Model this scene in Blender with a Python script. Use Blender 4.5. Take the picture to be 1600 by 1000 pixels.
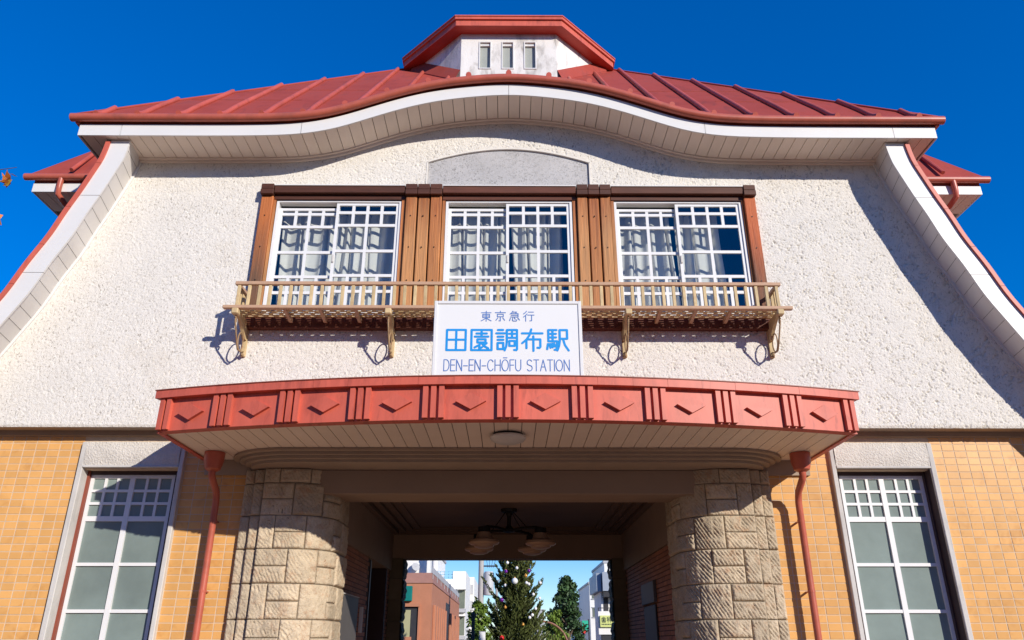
import bpy, bmesh, math, random
import numpy as np
from mathutils import Vector, Matrix

for o in list(bpy.data.objects):
    bpy.data.objects.remove(o)
S = bpy.context.scene
COL = S.collection
R = math.radians

# ------------------------------------------------------------------ camera
cam_d = bpy.data.cameras.new('camera')
cam = bpy.data.objects.new('camera', cam_d)
COL.objects.link(cam)
cam.location = (0, -9.65, 1.6)
cam.rotation_euler = (R(90 + 23.17), 0, R(-0.312))
cam_d.sensor_width = 36.0
cam_d.lens = 36.0 * 1180 / 1600
cam_d.clip_end = 3000
S.camera = cam

# ------------------------------------------------------------------ sky and sun
SUN_EL = R(21.3)
SUN_DIR = Vector((0.80, -1.0, 0.50)).normalized()        # towards the sun
w = bpy.data.worlds.new('World')
S.world = w
w.use_nodes = True
nt = w.node_tree
sky = nt.nodes.new('ShaderNodeTexSky')
sky.sky_type = 'NISHITA'
sky.sun_disc = False
sky.sun_elevation = SUN_EL
sky.sun_rotation = math.atan2(SUN_DIR.x, SUN_DIR.y)
sky.altitude = 40
sky.air_density = 1.0
sky.dust_density = 0.0
sky.ozone_density = 6.0
hs = nt.nodes.new('ShaderNodeHueSaturation')
hs.inputs['Hue'].default_value = 0.519
hs.inputs['Saturation'].default_value = 1.5
hs.inputs['Value'].default_value = 1.82
bg = nt.nodes['Background']
bg.inputs['Strength'].default_value = 0.14
gm = nt.nodes.new('ShaderNodeGamma')
gm.inputs['Gamma'].default_value = 0.75
nt.links.new(sky.outputs[0], gm.inputs['Color'])
nt.links.new(gm.outputs[0], hs.inputs['Color'])
nt.links.new(hs.outputs[0], bg.inputs['Color'])

sd = bpy.data.lights.new('sun', 'SUN')
sd.energy = 5.0
sd.angle = R(0.53)
sd.color = (1.0, 0.93, 0.83)
so = bpy.data.objects.new('sun', sd)
COL.objects.link(so)
so.location = (12, -20, 20)
so.rotation_euler = (-SUN_DIR).to_track_quat('-Z', 'Y').to_euler()

S.view_settings.view_transform = 'Standard'
S.view_settings.look = 'None'
S.view_settings.exposure = 0.0
S.view_settings.gamma = 1.0
S.view_settings.use_curve_mapping = False
S.render.resolution_x = 1024
S.render.resolution_y = 640

rng = random.Random(7)
nrng = np.random.RandomState(11)

# ------------------------------------------------------------------ materials
MATS = {}

def mat(name, col, rough=0.6, var=0.12, vscale=3.0, bump=0.0, bscale=40.0, bdist=0.01, objrand=0.0,
        island=0.0, metal=0.0, spec=0.35, stretch=(1, 1, 1), fine=0.0, stain=None, stain_scale=2.0, stain_amt=0.0):
    """Principled material; colour grain and fine relief come from noise in world space."""
    m = bpy.data.materials.new(name)
    m.use_nodes = True
    n = m.node_tree.nodes
    l = m.node_tree.links
    b = n['Principled BSDF']
    b.inputs['Roughness'].default_value = rough
    b.inputs['Metallic'].default_value = metal
    b.inputs['Specular IOR Level'].default_value = spec
    geo = n.new('ShaderNodeNewGeometry')
    mp = n.new('ShaderNodeMapping')
    mp.inputs['Scale'].default_value = stretch
    l.new(geo.outputs['Position'], mp.inputs['Vector'])
    nz = n.new('ShaderNodeTexNoise')
    nz.inputs['Scale'].default_value = vscale
    nz.inputs['Detail'].default_value = 6
    nz.inputs['Roughness'].default_value = 0.65
    l.new(mp.outputs[0], nz.inputs['Vector'])
    val = n.new('ShaderNodeMapRange')
    val.inputs['From Min'].default_value = 0.3
    val.inputs['From Max'].default_value = 0.7
    val.inputs['To Min'].default_value = 1 - var
    val.inputs['To Max'].default_value = 1 + var
    l.new(nz.outputs['Fac'], val.inputs['Value'])
    cur = val.outputs[0]
    def addrand(sock, amt, cur):
        mr = n.new('ShaderNodeMapRange')
        mr.inputs['To Min'].default_value = 1 - amt
        mr.inputs['To Max'].default_value = 1 + amt
        l.new(sock, mr.inputs['Value'])
        mu = n.new('ShaderNodeMath')
        mu.operation = 'MULTIPLY'
        l.new(cur, mu.inputs[0])
        l.new(mr.outputs[0], mu.inputs[1])
        return mu.outputs[0]
    if objrand:
        oi = n.new('ShaderNodeObjectInfo')
        cur = addrand(oi.outputs['Random'], objrand, cur)
    if island:
        cur = addrand(geo.outputs['Random Per Island'], island, cur)
    if fine:
        n2 = n.new('ShaderNodeTexNoise')
        n2.inputs['Scale'].default_value = bscale
        n2.inputs['Detail'].default_value = 3
        l.new(mp.outputs[0], n2.inputs['Vector'])
        cur = addrand(n2.outputs['Fac'], fine, cur)
    mx = n.new('ShaderNodeMix')
    mx.data_type = 'RGBA'
    mx.blend_type = 'MULTIPLY'
    mx.inputs['Factor'].default_value = 1.0
    mx.inputs['A'].default_value = (*col, 1)
    l.new(cur, mx.inputs['B'])
    out = mx.outputs['Result']
    if stain is not None:
        n3 = n.new('ShaderNodeTexNoise')
        n3.inputs['Scale'].default_value = stain_scale
        n3.inputs['Detail'].default_value = 8
        n3.inputs['Roughness'].default_value = 0.7
        l.new(mp.outputs[0], n3.inputs['Vector'])
        rr = n.new('ShaderNodeMapRange')
        rr.inputs['From Min'].default_value = 0.52
        rr.inputs['From Max'].default_value = 0.68
        rr.inputs['To Max'].default_value = stain_amt
        l.new(n3.outputs['Fac'], rr.inputs['Value'])
        ms = n.new('ShaderNodeMix')
        ms.data_type = 'RGBA'
        ms.inputs['B'].default_value = (*stain, 1)
        l.new(rr.outputs[0], ms.inputs['Factor'])
        l.new(out, ms.inputs['A'])
        out = ms.outputs['Result']
    l.new(out, b.inputs['Base Color'])
    m['col_out'] = ''
    if bump:
        n4 = n.new('ShaderNodeTexNoise')
        n4.inputs['Scale'].default_value = bscale
        n4.inputs['Detail'].default_value = 5
        l.new(mp.outputs[0], n4.inputs['Vector'])
        bp = n.new('ShaderNodeBump')
        bp.inputs['Strength'].default_value = bump
        bp.inputs['Distance'].default_value = bdist
        l.new(n4.outputs['Fac'], bp.inputs['Height'])
        l.new(bp.outputs[0], b.inputs['Normal'])
    MATS[name] = m
    return m

mat('stucco', (0.755, 0.715, 0.65), 0.9, 0.06, 0.9, 0.8, 85, 0.012, spec=0.15, fine=0.05, stain=(0.56, 0.50, 0.41), stain_scale=0.9, stain_amt=0.4)
mat('stucco_edge', (0.72, 0.68, 0.62), 0.85, 0.08, 3, 0.2, 50)
mat('grey_render', (0.47, 0.455, 0.45), 0.9, 0.12, 1.5, 0.5, 70, 0.01, fine=0.10, stain=(0.25, 0.24, 0.23), stain_scale=22, stain_amt=0.6)
mat('white_paint', (0.71, 0.695, 0.67), 0.42, 0.03, 1.5)
mat('white_sash', (0.75, 0.745, 0.735), 0.35, 0.03, 4)
mat('soffit', (0.78, 0.67, 0.57), 0.55, 0.05, 1.2, objrand=0.035)
mat('soffit_dark', (0.20, 0.17, 0.15), 0.8, 0.1)
mat('red_batten', (0.50, 0.10, 0.068), 0.45, 0.12, 3, objrand=0.08, spec=0.3, stain=(0.20, 0.06, 0.05), stain_scale=4, stain_amt=0.5)
mat('red_roof', (0.36, 0.066, 0.048), 0.6, 0.16, 1.6, objrand=0.08, spec=0.1, stain=(0.23, 0.062, 0.055), stain_scale=1.6, stain_amt=0.6)
mat('red_metal', (0.58, 0.12, 0.075), 0.48, 0.12, 3.0, objrand=0.03, spec=0.4, stain=(0.36, 0.075, 0.05), stain_scale=2.2, stain_amt=0.75, stretch=(2.5, 2.5, 0.6))
mat('red_gutter', (0.47, 0.11, 0.068), 0.38, 0.14, 4, spec=0.45, stain=(0.14, 0.06, 0.04), stain_scale=2.2, stain_amt=0.35)
mat('tile', (0.69, 0.37, 0.125), 0.30, 0.06, 2, objrand=0.08, island=0.07, spec=0.25)
mat('grout', (0.60, 0.46, 0.32), 0.9, 0.1, 8)
mat('stone', (0.51, 0.415, 0.295), 0.9, 0.16, 5, 0.8, 55, 0.014, objrand=0.13, fine=0.2, spec=0.15, stain=(0.40, 0.20, 0.10), stain_scale=9, stain_amt=0.55)
mat('stone_shaded', (0.17, 0.145, 0.10), 0.9, 0.15, 3, 0.5, 50, 0.01, objrand=0.1)  # same pier stone, darkened to carry the passage shade on the rear piers
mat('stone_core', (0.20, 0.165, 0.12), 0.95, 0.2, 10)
mat('louvre', (0.34, 0.355, 0.32), 0.5, 0.06, 3)
mat('lap', (0.72, 0.69, 0.655), 0.55, 0.04, 2, objrand=0.03)
mat('red_soffit', (0.42, 0.050, 0.030), 0.5, 0.12, 2)
mat('trim_stone', (0.56, 0.535, 0.50), 0.85, 0.09, 3, 0.3, 45, 0.008, fine=0.06)
mat('header_stone', (0.62, 0.575, 0.51), 0.9, 0.10, 4, 0.9, 45, 0.02, fine=0.12)
mat('wood_orange', (0.40, 0.155, 0.045), 0.6, 0.75, 1.0, 0.6, 3.0, 0.012, objrand=0.18, stretch=(36, 36, 1.0), fine=0.5, stain=(0.07, 0.025, 0.012), stain_scale=1.5, stain_amt=0.95)
mat('wood_dark', (0.085, 0.028, 0.015), 0.6, 0.25, 3, 0.25, 30, 0.005, stretch=(1, 8, 8), objrand=0.15)
mat('wood_sill', (0.115, 0.036, 0.02), 0.65, 0.2, 3, 0.2, 30, 0.005, stretch=(1, 8, 8))
mat('balcony_tan', (0.57, 0.425, 0.225), 0.6, 0.15, 6, objrand=0.12, spec=0.3, stain=(0.30, 0.14, 0.06), stain_scale=7, stain_amt=0.35)
mat('balcony_rail', (0.50, 0.315, 0.20), 0.6, 0.15, 6, spec=0.3, stain=(0.28, 0.12, 0.06), stain_scale=6, stain_amt=0.4)
mat('rust', (0.25, 0.085, 0.035), 0.8, 0.35, 30)
mat('iron', (0.33, 0.22, 0.12), 0.6, 0.2, 20, stain=(0.22, 0.07, 0.03), stain_scale=15, stain_amt=0.8)
mat('black_iron', (0.012, 0.011, 0.010), 0.5)
mat('brown_jamb', (0.24, 0.06, 0.035), 0.5, 0.1)
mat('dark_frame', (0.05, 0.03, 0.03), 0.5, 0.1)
mat('cornice', (0.36, 0.28, 0.215), 0.8, 0.08, 3, 0.15, 40)
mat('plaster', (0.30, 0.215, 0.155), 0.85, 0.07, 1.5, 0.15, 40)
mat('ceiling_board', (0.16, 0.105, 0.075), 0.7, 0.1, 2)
mat('brick', (0.36, 0.14, 0.07), 0.75, 0.15, 6, 0.3, 50, 0.006, objrand=0.16, island=0.14)
mat('mortar', (0.10, 0.075, 0.06), 0.95, 0.1)
mat('board_grey', (0.10, 0.09, 0.085), 0.6, 0.05)
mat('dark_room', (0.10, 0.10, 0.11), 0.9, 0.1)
mat('curtain', (0.72, 0.69, 0.61), 0.9, 0.04, 5)
mat('sign_white', (0.75, 0.745, 0.735), 0.35, 0.012, 1)
mat('sign_frame', (0.72, 0.71, 0.70), 0.4, 0.02, 2)
mat('sign_blue', (0.01, 0.27, 0.68), 0.45, 0.03)
mat('sign_navy', (0.09, 0.19, 0.47), 0.45, 0.03)
mat('lamp_glass', (0.44, 0.29, 0.19), 0.3, 0.05)
mat('light_dome', (0.62, 0.60, 0.57), 0.35, 0.04)
mat('paving', (0.31, 0.185, 0.11), 0.9, 0.15, 0.5, 0.2, 30)
mat('asphalt', (0.06, 0.06, 0.062), 0.9, 0.15, 2, 0.3, 60)
mat('cupola_stucco', (0.74, 0.71, 0.665), 0.9, 0.07, 2, 0.4, 45, 0.01, stretch=(1, 1, 0.45), stain=(0.23, 0.20, 0.16), stain_scale=2.1, stain_amt=0.62)
# background
mat('bg_brick', (0.44, 0.185, 0.105), 0.85, 0.08, 2, island=0.03)
mat('bg_brick_cap', (0.36, 0.185, 0.15), 0.8, 0.08)
mat('bg_white', (0.78, 0.76, 0.71), 0.8, 0.06, 0.6)
mat('bg_grey', (0.42, 0.42, 0.43), 0.7, 0.08, 1)
mat('bg_blue_grey', (0.30, 0.34, 0.40), 0.5, 0.08, 1)
mat('bg_window', (0.16, 0.18, 0.14), 0.2, 0.2, 1)
mat('bg_blind', (0.38, 0.36, 0.20), 0.7, 0.05)
mat('bg_dark', (0.03, 0.03, 0.035), 0.6, 0.2)
mat('bg_teal', (0.0, 0.16, 0.14), 0.5)
mat('bg_sign_yellow', (0.62, 0.66, 0.22), 0.5, 0.04)
mat('bg_sign_ink', (0.03, 0.05, 0.03), 0.6)
mat('concrete', (0.40, 0.39, 0.37), 0.8, 0.1, 3)
mat('transformer', (0.50, 0.50, 0.50), 0.5, 0.05)
mat('bronze', (0.27, 0.13, 0.085), 0.5, 0.1)
mat('blue_rail', (0.20, 0.45, 0.62), 0.5)
mat('red_sign', (0.65, 0.03, 0.03), 0.5)
mat('green_sign', (0.03, 0.45, 0.28), 0.5)
mat('bark', (0.10, 0.07, 0.05), 0.9, 0.25, 8, 0.6, 30)
mat('needles', (0.085, 0.105, 0.026), 0.7, 0.3, 2.5, island=0.35)
mat('leaf_bright', (0.13, 0.20, 0.025), 0.6, 0.3, 2, island=0.35)
mat('leaf_dark', (0.045, 0.09, 0.03), 0.6, 0.3, 2, island=0.4)
mat('leaf_orange', (0.50, 0.155, 0.03), 0.6, 0.2, 9, island=0.4)
mat('leaf_yellow', (0.50, 0.30, 0.035), 0.6, 0.2, 9, island=0.3)
mat('bauble_white', (0.80, 0.80, 0.80), 0.25)
mat('bauble_purple', (0.16, 0.02, 0.26), 0.2, metal=0.3)
mat('bauble_gold', (0.60, 0.30, 0.06), 0.25, metal=0.4)
mat('bauble_red', (0.60, 0.02, 0.02), 0.25)

def add_specks(name, col, scale, lo, hi, amt, stretch=(1, 1, 1), rot=0.0):
    """dirt lodged in the coarse pits of a render coat"""
    m = MATS[name]
    n = m.node_tree.nodes
    l = m.node_tree.links
    b = n['Principled BSDF']
    src = b.inputs['Base Color'].links[0].from_socket
    g_ = n.new('ShaderNodeNewGeometry')
    mp = n.new('ShaderNodeMapping')
    mp.inputs['Rotation'].default_value = (0, rot, 0)
    mp.inputs['Scale'].default_value = stretch
    l.new(g_.outputs['Position'], mp.inputs[0])
    nz = n.new('ShaderNodeTexNoise')
    nz.inputs['Scale'].default_value = scale
    nz.inputs['Detail'].default_value = 2.5
    nz.inputs['Distortion'].default_value = 0.8
    l.new(mp.outputs[0], nz.inputs['Vector'])
    mr = n.new('ShaderNodeMapRange')
    mr.inputs['From Min'].default_value = lo
    mr.inputs['From Max'].default_value = hi
    mr.inputs['To Max'].default_value = amt
    l.new(nz.outputs['Fac'], mr.inputs['Value'])
    n2 = n.new('ShaderNodeTexNoise')
    n2.inputs['Scale'].default_value = 1.4
    n2.inputs['Detail'].default_value = 3
    l.new(g_.outputs['Position'], n2.inputs['Vector'])
    m2 = n.new('ShaderNodeMapRange')
    m2.inputs['From Min'].default_value = 0.32
    m2.inputs['From Max'].default_value = 0.6
    m2.inputs['To Min'].default_value = 0.25
    l.new(n2.outputs['Fac'], m2.inputs['Value'])
    mu = n.new('ShaderNodeMath')
    mu.operation = 'MULTIPLY'
    l.new(mr.outputs[0], mu.inputs[0])
    l.new(m2.outputs[0], mu.inputs[1])
    mx = n.new('ShaderNodeMix')
    mx.data_type = 'RGBA'
    mx.inputs['B'].default_value = (*col, 1)
    l.new(mu.outputs[0], mx.inputs['Factor'])
    l.new(src, mx.inputs['A'])
    l.new(mx.outputs['Result'], b.inputs['Base Color'])
add_specks('stucco', (0.27, 0.23, 0.18), 46, 0.575, 0.67, 0.75, (1.0, 1.0, 0.55), 0.5)
add_specks('grey_render', (0.14, 0.13, 0.12), 46, 0.57, 0.66, 0.75)
add_specks('cupola_stucco', (0.13, 0.11, 0.085), 1.6, 0.54, 0.74, 0.7, (2.4, 2.4, 1.0))
add_specks('red_metal', (0.27, 0.055, 0.04), 7, 0.60, 0.75, 0.6, (1.5, 1.5, 0.35))
add_specks('trim_stone', (0.30, 0.28, 0.25), 3, 0.55, 0.72, 0.5, (2, 2, 0.6))
add_specks('tile', (0.42, 0.17, 0.04), 6, 0.55, 0.75, 0.5)
add_specks('red_roof', (0.16, 0.05, 0.045), 5, 0.58, 0.75, 0.5, (1, 0.3, 0.3))
add_specks('stone', (0.24, 0.11, 0.06), 26, 0.64, 0.72, 0.7)

def glass_mat(name, tint=(0.86, 0.90, 0.92), gloss_rough=0.0):
    m = bpy.data.materials.new(name)
    m.use_nodes = True
    n = m.node_tree.nodes
    l = m.node_tree.links
    n.remove(n['Principled BSDF'])
    tr = n.new('ShaderNodeBsdfTransparent')
    tr.inputs[0].default_value = (*tint, 1)
    gl = n.new('ShaderNodeBsdfGlossy')
    gl.inputs['Roughness'].default_value = gloss_rough
    lw = n.new('ShaderNodeLayerWeight')          # Schlick reflectance, the same from both sides
    lw.inputs['Blend'].default_value = 0.5
    pw = n.new('ShaderNodeMath')
    pw.operation = 'POWER'
    pw.inputs[1].default_value = 4.0
    l.new(lw.outputs['Facing'], pw.inputs[0])
    fr = n.new('ShaderNodeMath')
    fr.operation = 'MULTIPLY_ADD'
    fr.inputs[1].default_value = 0.9
    fr.inputs[2].default_value = 0.13
    l.new(pw.outputs[0], fr.inputs[0])
    mx = n.new('ShaderNodeMixShader')
    l.new(fr.outputs[0], mx.inputs[0])
    l.new(tr.outputs[0], mx.inputs[1])
    l.new(gl.outputs[0], mx.inputs[2])
    l.new(mx.outputs[0], n['Material Output'].inputs[0])
    MATS[name] = m
    return m
glass_mat('pane_glass')
mat('frosted', (0.21, 0.26, 0.24), 0.16, 0.22, 0.7, spec=0.7, bump=0.25, bscale=2.2, bdist=0.03, stretch=(1, 1, 1))

def weathered_wood(name, top, bottom, z0, z1, fac=0.4):
    """varnish worn away towards the foot of the post"""
    m = MATS['wood_orange'].copy()
    m.name = name
    n = m.node_tree.nodes
    l = m.node_tree.links
    b = n['Principled BSDF']
    src = b.inputs['Base Color'].links[0].from_socket
    g = n.new('ShaderNodeNewGeometry')
    sx = n.new('ShaderNodeSeparateXYZ')
    l.new(g.outputs['Position'], sx.inputs[0])
    nz = n.new('ShaderNodeTexNoise')
    nz.inputs['Scale'].default_value = 1.2
    mp = n.new('ShaderNodeMapping')
    mp.inputs['Scale'].default_value = (14, 14, 1.2)
    l.new(g.outputs['Position'], mp.inputs[0])
    l.new(mp.outputs[0], nz.inputs['Vector'])
    ad = n.new('ShaderNodeMath')
    ad.operation = 'MULTIPLY_ADD'
    ad.inputs[1].default_value = 0.9
    l.new(nz.outputs['Fac'], ad.inputs[0])
    l.new(sx.outputs['Z'], ad.inputs[2])
    mr = n.new('ShaderNodeMapRange')
    mr.inputs['From Min'].default_value = z0 + 0.45
    mr.inputs['From Max'].default_value = z1 + 0.45
    l.new(ad.outputs[0], mr.inputs['Value'])
    ra = n.new('ShaderNodeMix')
    ra.data_type = 'RGBA'
    ra.inputs['A'].default_value = (*bottom, 1)
    ra.inputs['B'].default_value = (*top, 1)
    l.new(mr.outputs[0], ra.inputs['Factor'])
    mu = n.new('ShaderNodeMix')
    mu.data_type = 'RGBA'
    mu.inputs['Factor'].default_value = fac
    l.new(src, mu.inputs['A'])
    l.new(ra.outputs['Result'], mu.inputs['B'])
    l.new(mu.outputs['Result'], b.inputs['Base Color'])
    MATS[name] = m
weathered_wood('wood_grey_foot', (0.50, 0.14, 0.035), (0.085, 0.055, 0.04), 6.3, 7.4, 0.75)
weathered_wood('wood_red_foot', (0.48, 0.085, 0.018), (0.08, 0.028, 0.016), 6.2, 7.0, 0.75)
weathered_wood('wood_plank', (0.32, 0.085, 0.022), (0.58, 0.30, 0.125), 6.9, 7.7, 0.5)
weathered_wood('wood_plank_red', (0.34, 0.075, 0.018), (0.52, 0.21, 0.07), 6.5, 7.6, 0.5)

# ------------------------------------------------------------------ mesh helpers
def link(name, me, parent=None, m=None):
    o = bpy.data.objects.new(name, me)
    COL.objects.link(o)
    if parent is not None:
        o.parent = parent
    if m is not None and me is not None and len(me.materials) == 0:
        me.materials.append(MATS[m])
    return o

def empty(name, loc=(0, 0, 0), parent=None, rz=0.0):
    o = bpy.data.objects.new(name, None)
    o.empty_display_size = 0.3
    COL.objects.link(o)
    o.location = loc
    o.rotation_euler = (0, 0, rz)
    if parent is not None:
        o.parent = parent
    return o

def tag(o, label=None, cat=None, group=None, kind=None):
    if label: o['label'] = label
    if cat: o['category'] = cat
    if group: o['group'] = group
    if kind: o['kind'] = kind
    return o

class MB:
    def __init__(self):
        self.v = []
        self.f = []
    def add(self, vs, fs):
        k = len(self.v)
        self.v.extend([tuple(p) for p in vs])
        self.f.extend([tuple(i + k for i in f) for f in fs])
        return self
    def box(self, x0, x1, y0, y1, z0, z1):
        vs = [(x, y, z) for z in (z0, z1) for y in (y0, y1) for x in (x0, x1)]
        return self.add(vs, [(0, 2, 3, 1), (4, 5, 7, 6), (0, 1, 5, 4), (2, 6, 7, 3), (0, 4, 6, 2), (1, 3, 7, 5)])
    def cbox(self, x0, x1, y0, y1, z0, z1, c=0.006):
        """box with chamfered edges"""
        vs = []
        idx = {}
        xs, ys, zs = (x0, x1), (y0, y1), (z0, z1)
        def p(i, j, k, a):
            q = [xs[i], ys[j], zs[k]]
            s = [1 if i == 0 else -1, 1 if j == 0 else -1, 1 if k == 0 else -1]
            for b in range(3):
                if b != a:
                    q[b] += s[b] * c
            key = (i, j, k, a)
            if key not in idx:
                idx[key] = len(vs)
                vs.append(tuple(q))
            return idx[key]
        fs = []
        I = (0, 1)
        for i in I:
            q = [p(i, 0, 0, 0), p(i, 1, 0, 0), p(i, 1, 1, 0), p(i, 0, 1, 0)]
            fs.append(q if i else q[::-1])
        for j in I:
            q = [p(0, j, 0, 1), p(1, j, 0, 1), p(1, j, 1, 1), p(0, j, 1, 1)]
            fs.append(q[::-1] if j else q)
        for k in I:
            q = [p(0, 0, k, 2), p(1, 0, k, 2), p(1, 1, k, 2), p(0, 1, k, 2)]
            fs.append(q if k else q[::-1])
        for j in I:
            for k in I:
                fs.append([p(0, j, k, 1), p(1, j, k, 1), p(1, j, k, 2), p(0, j, k, 2)])
        for i in I:
            for k in I:
                fs.append([p(i, 0, k, 0), p(i, 1, k, 0), p(i, 1, k, 2), p(i, 0, k, 2)])
        for i in I:
            for j in I:
                fs.append([p(i, j, 0, 0), p(i, j, 1, 0), p(i, j, 1, 1), p(i, j, 0, 1)])
        for i in I:
            for j in I:
                for k in I:
                    fs.append([p(i, j, k, 0), p(i, j, k, 1), p(i, j, k, 2)])
        return self.add(vs, fs)
    def prism(self, poly, a, b, axis='y'):
        """extrude a closed 2D polygon: axis y -> (x,z), axis z -> (x,y), axis x -> (y,z)"""
        n = len(poly)
        def P(p, t):
            if axis == 'y': return (p[0], t, p[1])
            if axis == 'z': return (p[0], p[1], t)
            return (t, p[0], p[1])
        vs = [P(p, a) for p in poly] + [P(p, b) for p in poly]
        fs = [tuple(range(n)), tuple(range(2 * n - 1, n - 1, -1))]
        fs += [(i, i + n, (i + 1) % n + n, (i + 1) % n) for i in range(n)]
        return self.add(vs, fs)
    def tube(self, pts, r, n=10, cap=True, closed=False):
        pts = [Vector(p) for p in pts]
        rr = r if isinstance(r, (list, tuple)) else [r] * len(pts)
        vs = []
        N = len(pts)
        up = None
        for i, p in enumerate(pts):
            if closed:
                t = pts[(i + 1) % N] - pts[i - 1]
            else:
                t = pts[min(i + 1, N - 1)] - pts[max(i - 1, 0)]
            if t.length < 1e-9: t = Vector((0, 0, 1))
            t.normalize()
            if up is None:
                up = Vector((0, 0, 1)) if abs(t.z) < 0.9 else Vector((1, 0, 0))
            a = up - t * up.dot(t)
            if a.length < 1e-6:
                a = t.orthogonal()
            a.normalize()
            up = a
            b = t.cross(a)
            for k in range(n):
                th = 2 * math.pi * k / n
                vs.append(p + (a * math.cos(th) + b * math.sin(th)) * rr[i])
        fs = []
        M_ = N if closed else N - 1
        for i in range(M_):
            j = (i + 1) % N
            for k in range(n):
                k2 = (k + 1) % n
                fs.append((i * n + k, i * n + k2, j * n + k2, j * n + k))
        if cap and not closed:
            fs.append(tuple(range(n))[::-1])
            fs.append(tuple(range((N - 1) * n, N * n)))
        return self.add(vs, fs)
    def lathe(self, prof, n=24, c=(0, 0, 0)):
        vs = []
        for (r, z) in prof:
            for k in range(n):
                th = 2 * math.pi * k / n
                vs.append((c[0] + r * math.cos(th), c[1] + r * math.sin(th), c[2] + z))
        fs = []
        for i in range(len(prof) - 1):
            for k in range(n):
                k2 = (k + 1) % n
                fs.append((i * n + k, i * n + k2, (i + 1) * n + k2, (i + 1) * n + k))
        return self.add(vs, fs)
    def grid(self, fn, nu, nv):
        k = len(self.v)
        for i in range(nu + 1):
            for j in range(nv + 1):
                self.v.append(tuple(fn(i / nu, j / nv)))
        for i in range(nu):
            for j in range(nv):
                a = k + i * (nv + 1) + j
                self.f.append((a, a + nv + 1, a + nv + 2, a + 1))
        return self
    def mesh(self, name, smooth=False, fix=True):
        me = bpy.data.meshes.new(name)
        me.from_pydata(self.v, [], self.f)
        if fix:
            bm = bmesh.new()
            bm.from_mesh(me)
            bmesh.ops.recalc_face_normals(bm, faces=bm.faces)
            bm.to_mesh(me)
            bm.free()
        if smooth:
            if smooth is True:
                me.polygons.foreach_set('use_smooth', [True] * len(me.polygons))
            else:
                me.polygons.foreach_set('use_smooth', [True] * len(me.polygons))
                me.set_sharp_from_angle(angle=R(smooth))
        me.update()
        return me
    def build(self, name, m, parent=None, smooth=False, fix=True):
        me = self.mesh(name, smooth, fix)
        me.materials.append(MATS[m])
        return link(name, me, parent)

def np_mesh(name, V, Q, m, smooth=True):
    """mesh from numpy verts (n,3) and quads (k,4)"""
    me = bpy.data.meshes.new(name)
    me.vertices.add(len(V))
    me.vertices.foreach_set('co', np.ascontiguousarray(V, dtype=np.float32).ravel())
    k = Q.shape[1]
    me.loops.add(Q.size)
    me.loops.foreach_set('vertex_index', np.ascontiguousarray(Q, dtype=np.int32).ravel())
    me.polygons.add(len(Q))
    me.polygons.foreach_set('loop_start', np.arange(0, Q.size, k, dtype=np.int32))
    me.polygons.foreach_set('loop_total', np.full(len(Q), k, dtype=np.int32))
    me.update(calc_edges=True)
    if smooth:
        me.polygons.foreach_set('use_smooth', np.ones(len(Q), dtype=bool))
    me.validate()
    me.materials.append(MATS[m])
    return me

def vnoise(x, y, scale, seed):
    """smooth value noise in [-1,1] on numpy arrays"""
    r = np.random.RandomState(seed)
    T = r.uniform(-1, 1, (128, 128))
    u = x * scale
    v = y * scale
    i = np.floor(u).astype(int)
    j = np.floor(v).astype(int)
    fu = u - i
    fv = v - j
    fu = fu * fu * (3 - 2 * fu)
    fv = fv * fv * (3 - 2 * fv)
    a = T[i % 128, j % 128]
    b = T[(i + 1) % 128, j % 128]
    c = T[i % 128, (j + 1) % 128]
    d = T[(i + 1) % 128, (j + 1) % 128]
    return (a * (1 - fu) + b * fu) * (1 - fv) + (c * (1 - fu) + d * fu) * fv

def spline(xs, ys):
    """natural cubic spline, returns callable on scalars/arrays"""
    x = np.array(xs, float)
    y = np.array(ys, float)
    n = len(x)
    h = np.diff(x)
    A = np.eye(n)
    b = np.zeros(n)
    for i in range(1, n - 1):
        A[i, i - 1] = h[i - 1]
        A[i, i] = 2 * (h[i - 1] + h[i])
        A[i, i + 1] = h[i]
        b[i] = 6 * ((y[i + 1] - y[i]) / h[i] - (y[i] - y[i - 1]) / h[i - 1])
    mm = np.linalg.solve(A, b)
    def f(t):
        t = np.clip(np.asarray(t, float), x[0], x[-1])
        i = np.clip(np.searchsorted(x, t) - 1, 0, n - 2)
        dx = t - x[i]
        return (y[i] + dx * ((y[i + 1] - y[i]) / h[i] - h[i] * (2 * mm[i] + mm[i + 1]) / 6)
                + dx ** 2 * mm[i] / 2 + dx ** 3 * (mm[i + 1] - mm[i]) / (6 * h[i]))
    return f

# ------------------------------------------------------------------ shape functions of the station
_hx = [-7.5, -4.6, -3.6, -3.02, -2.57, -2.11, -1.65, -1.09, -0.53, 0, 0.53, 1.09, 1.65, 2.11, 2.57, 3.02, 3.6, 4.6, 7.5]
_hz = [8.37, 8.37, 8.38, 8.415, 8.505, 8.667, 8.84, 9.0, 9.09, 9.125]
_hump = spline(_hx, _hz + _hz[-2::-1])
def eave(x):                       # height of the underside of the eave along the front
    return float(_hump(x)) if abs(x) < 4.6 else 8.37
_rz = [3.9, 4.2, 4.6, 5.04, 5.55, 5.9, 6.36, 6.77, 7.14, 7.38, 7.77, 8.08, 8.37, 8.8]
_rx = [7.86, 7.62, 7.31, 6.99, 6.70, 6.515, 6.33, 6.14, 6.01, 5.915, 5.775, 5.67, 5.60, 5.55]
_rake = spline(_rz, _rx)
def rake(z):                       # half width of the gable wall at height z
    return float(_rake(z))
Y_EAVE = -0.62
Y_RAKE = -0.50

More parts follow.
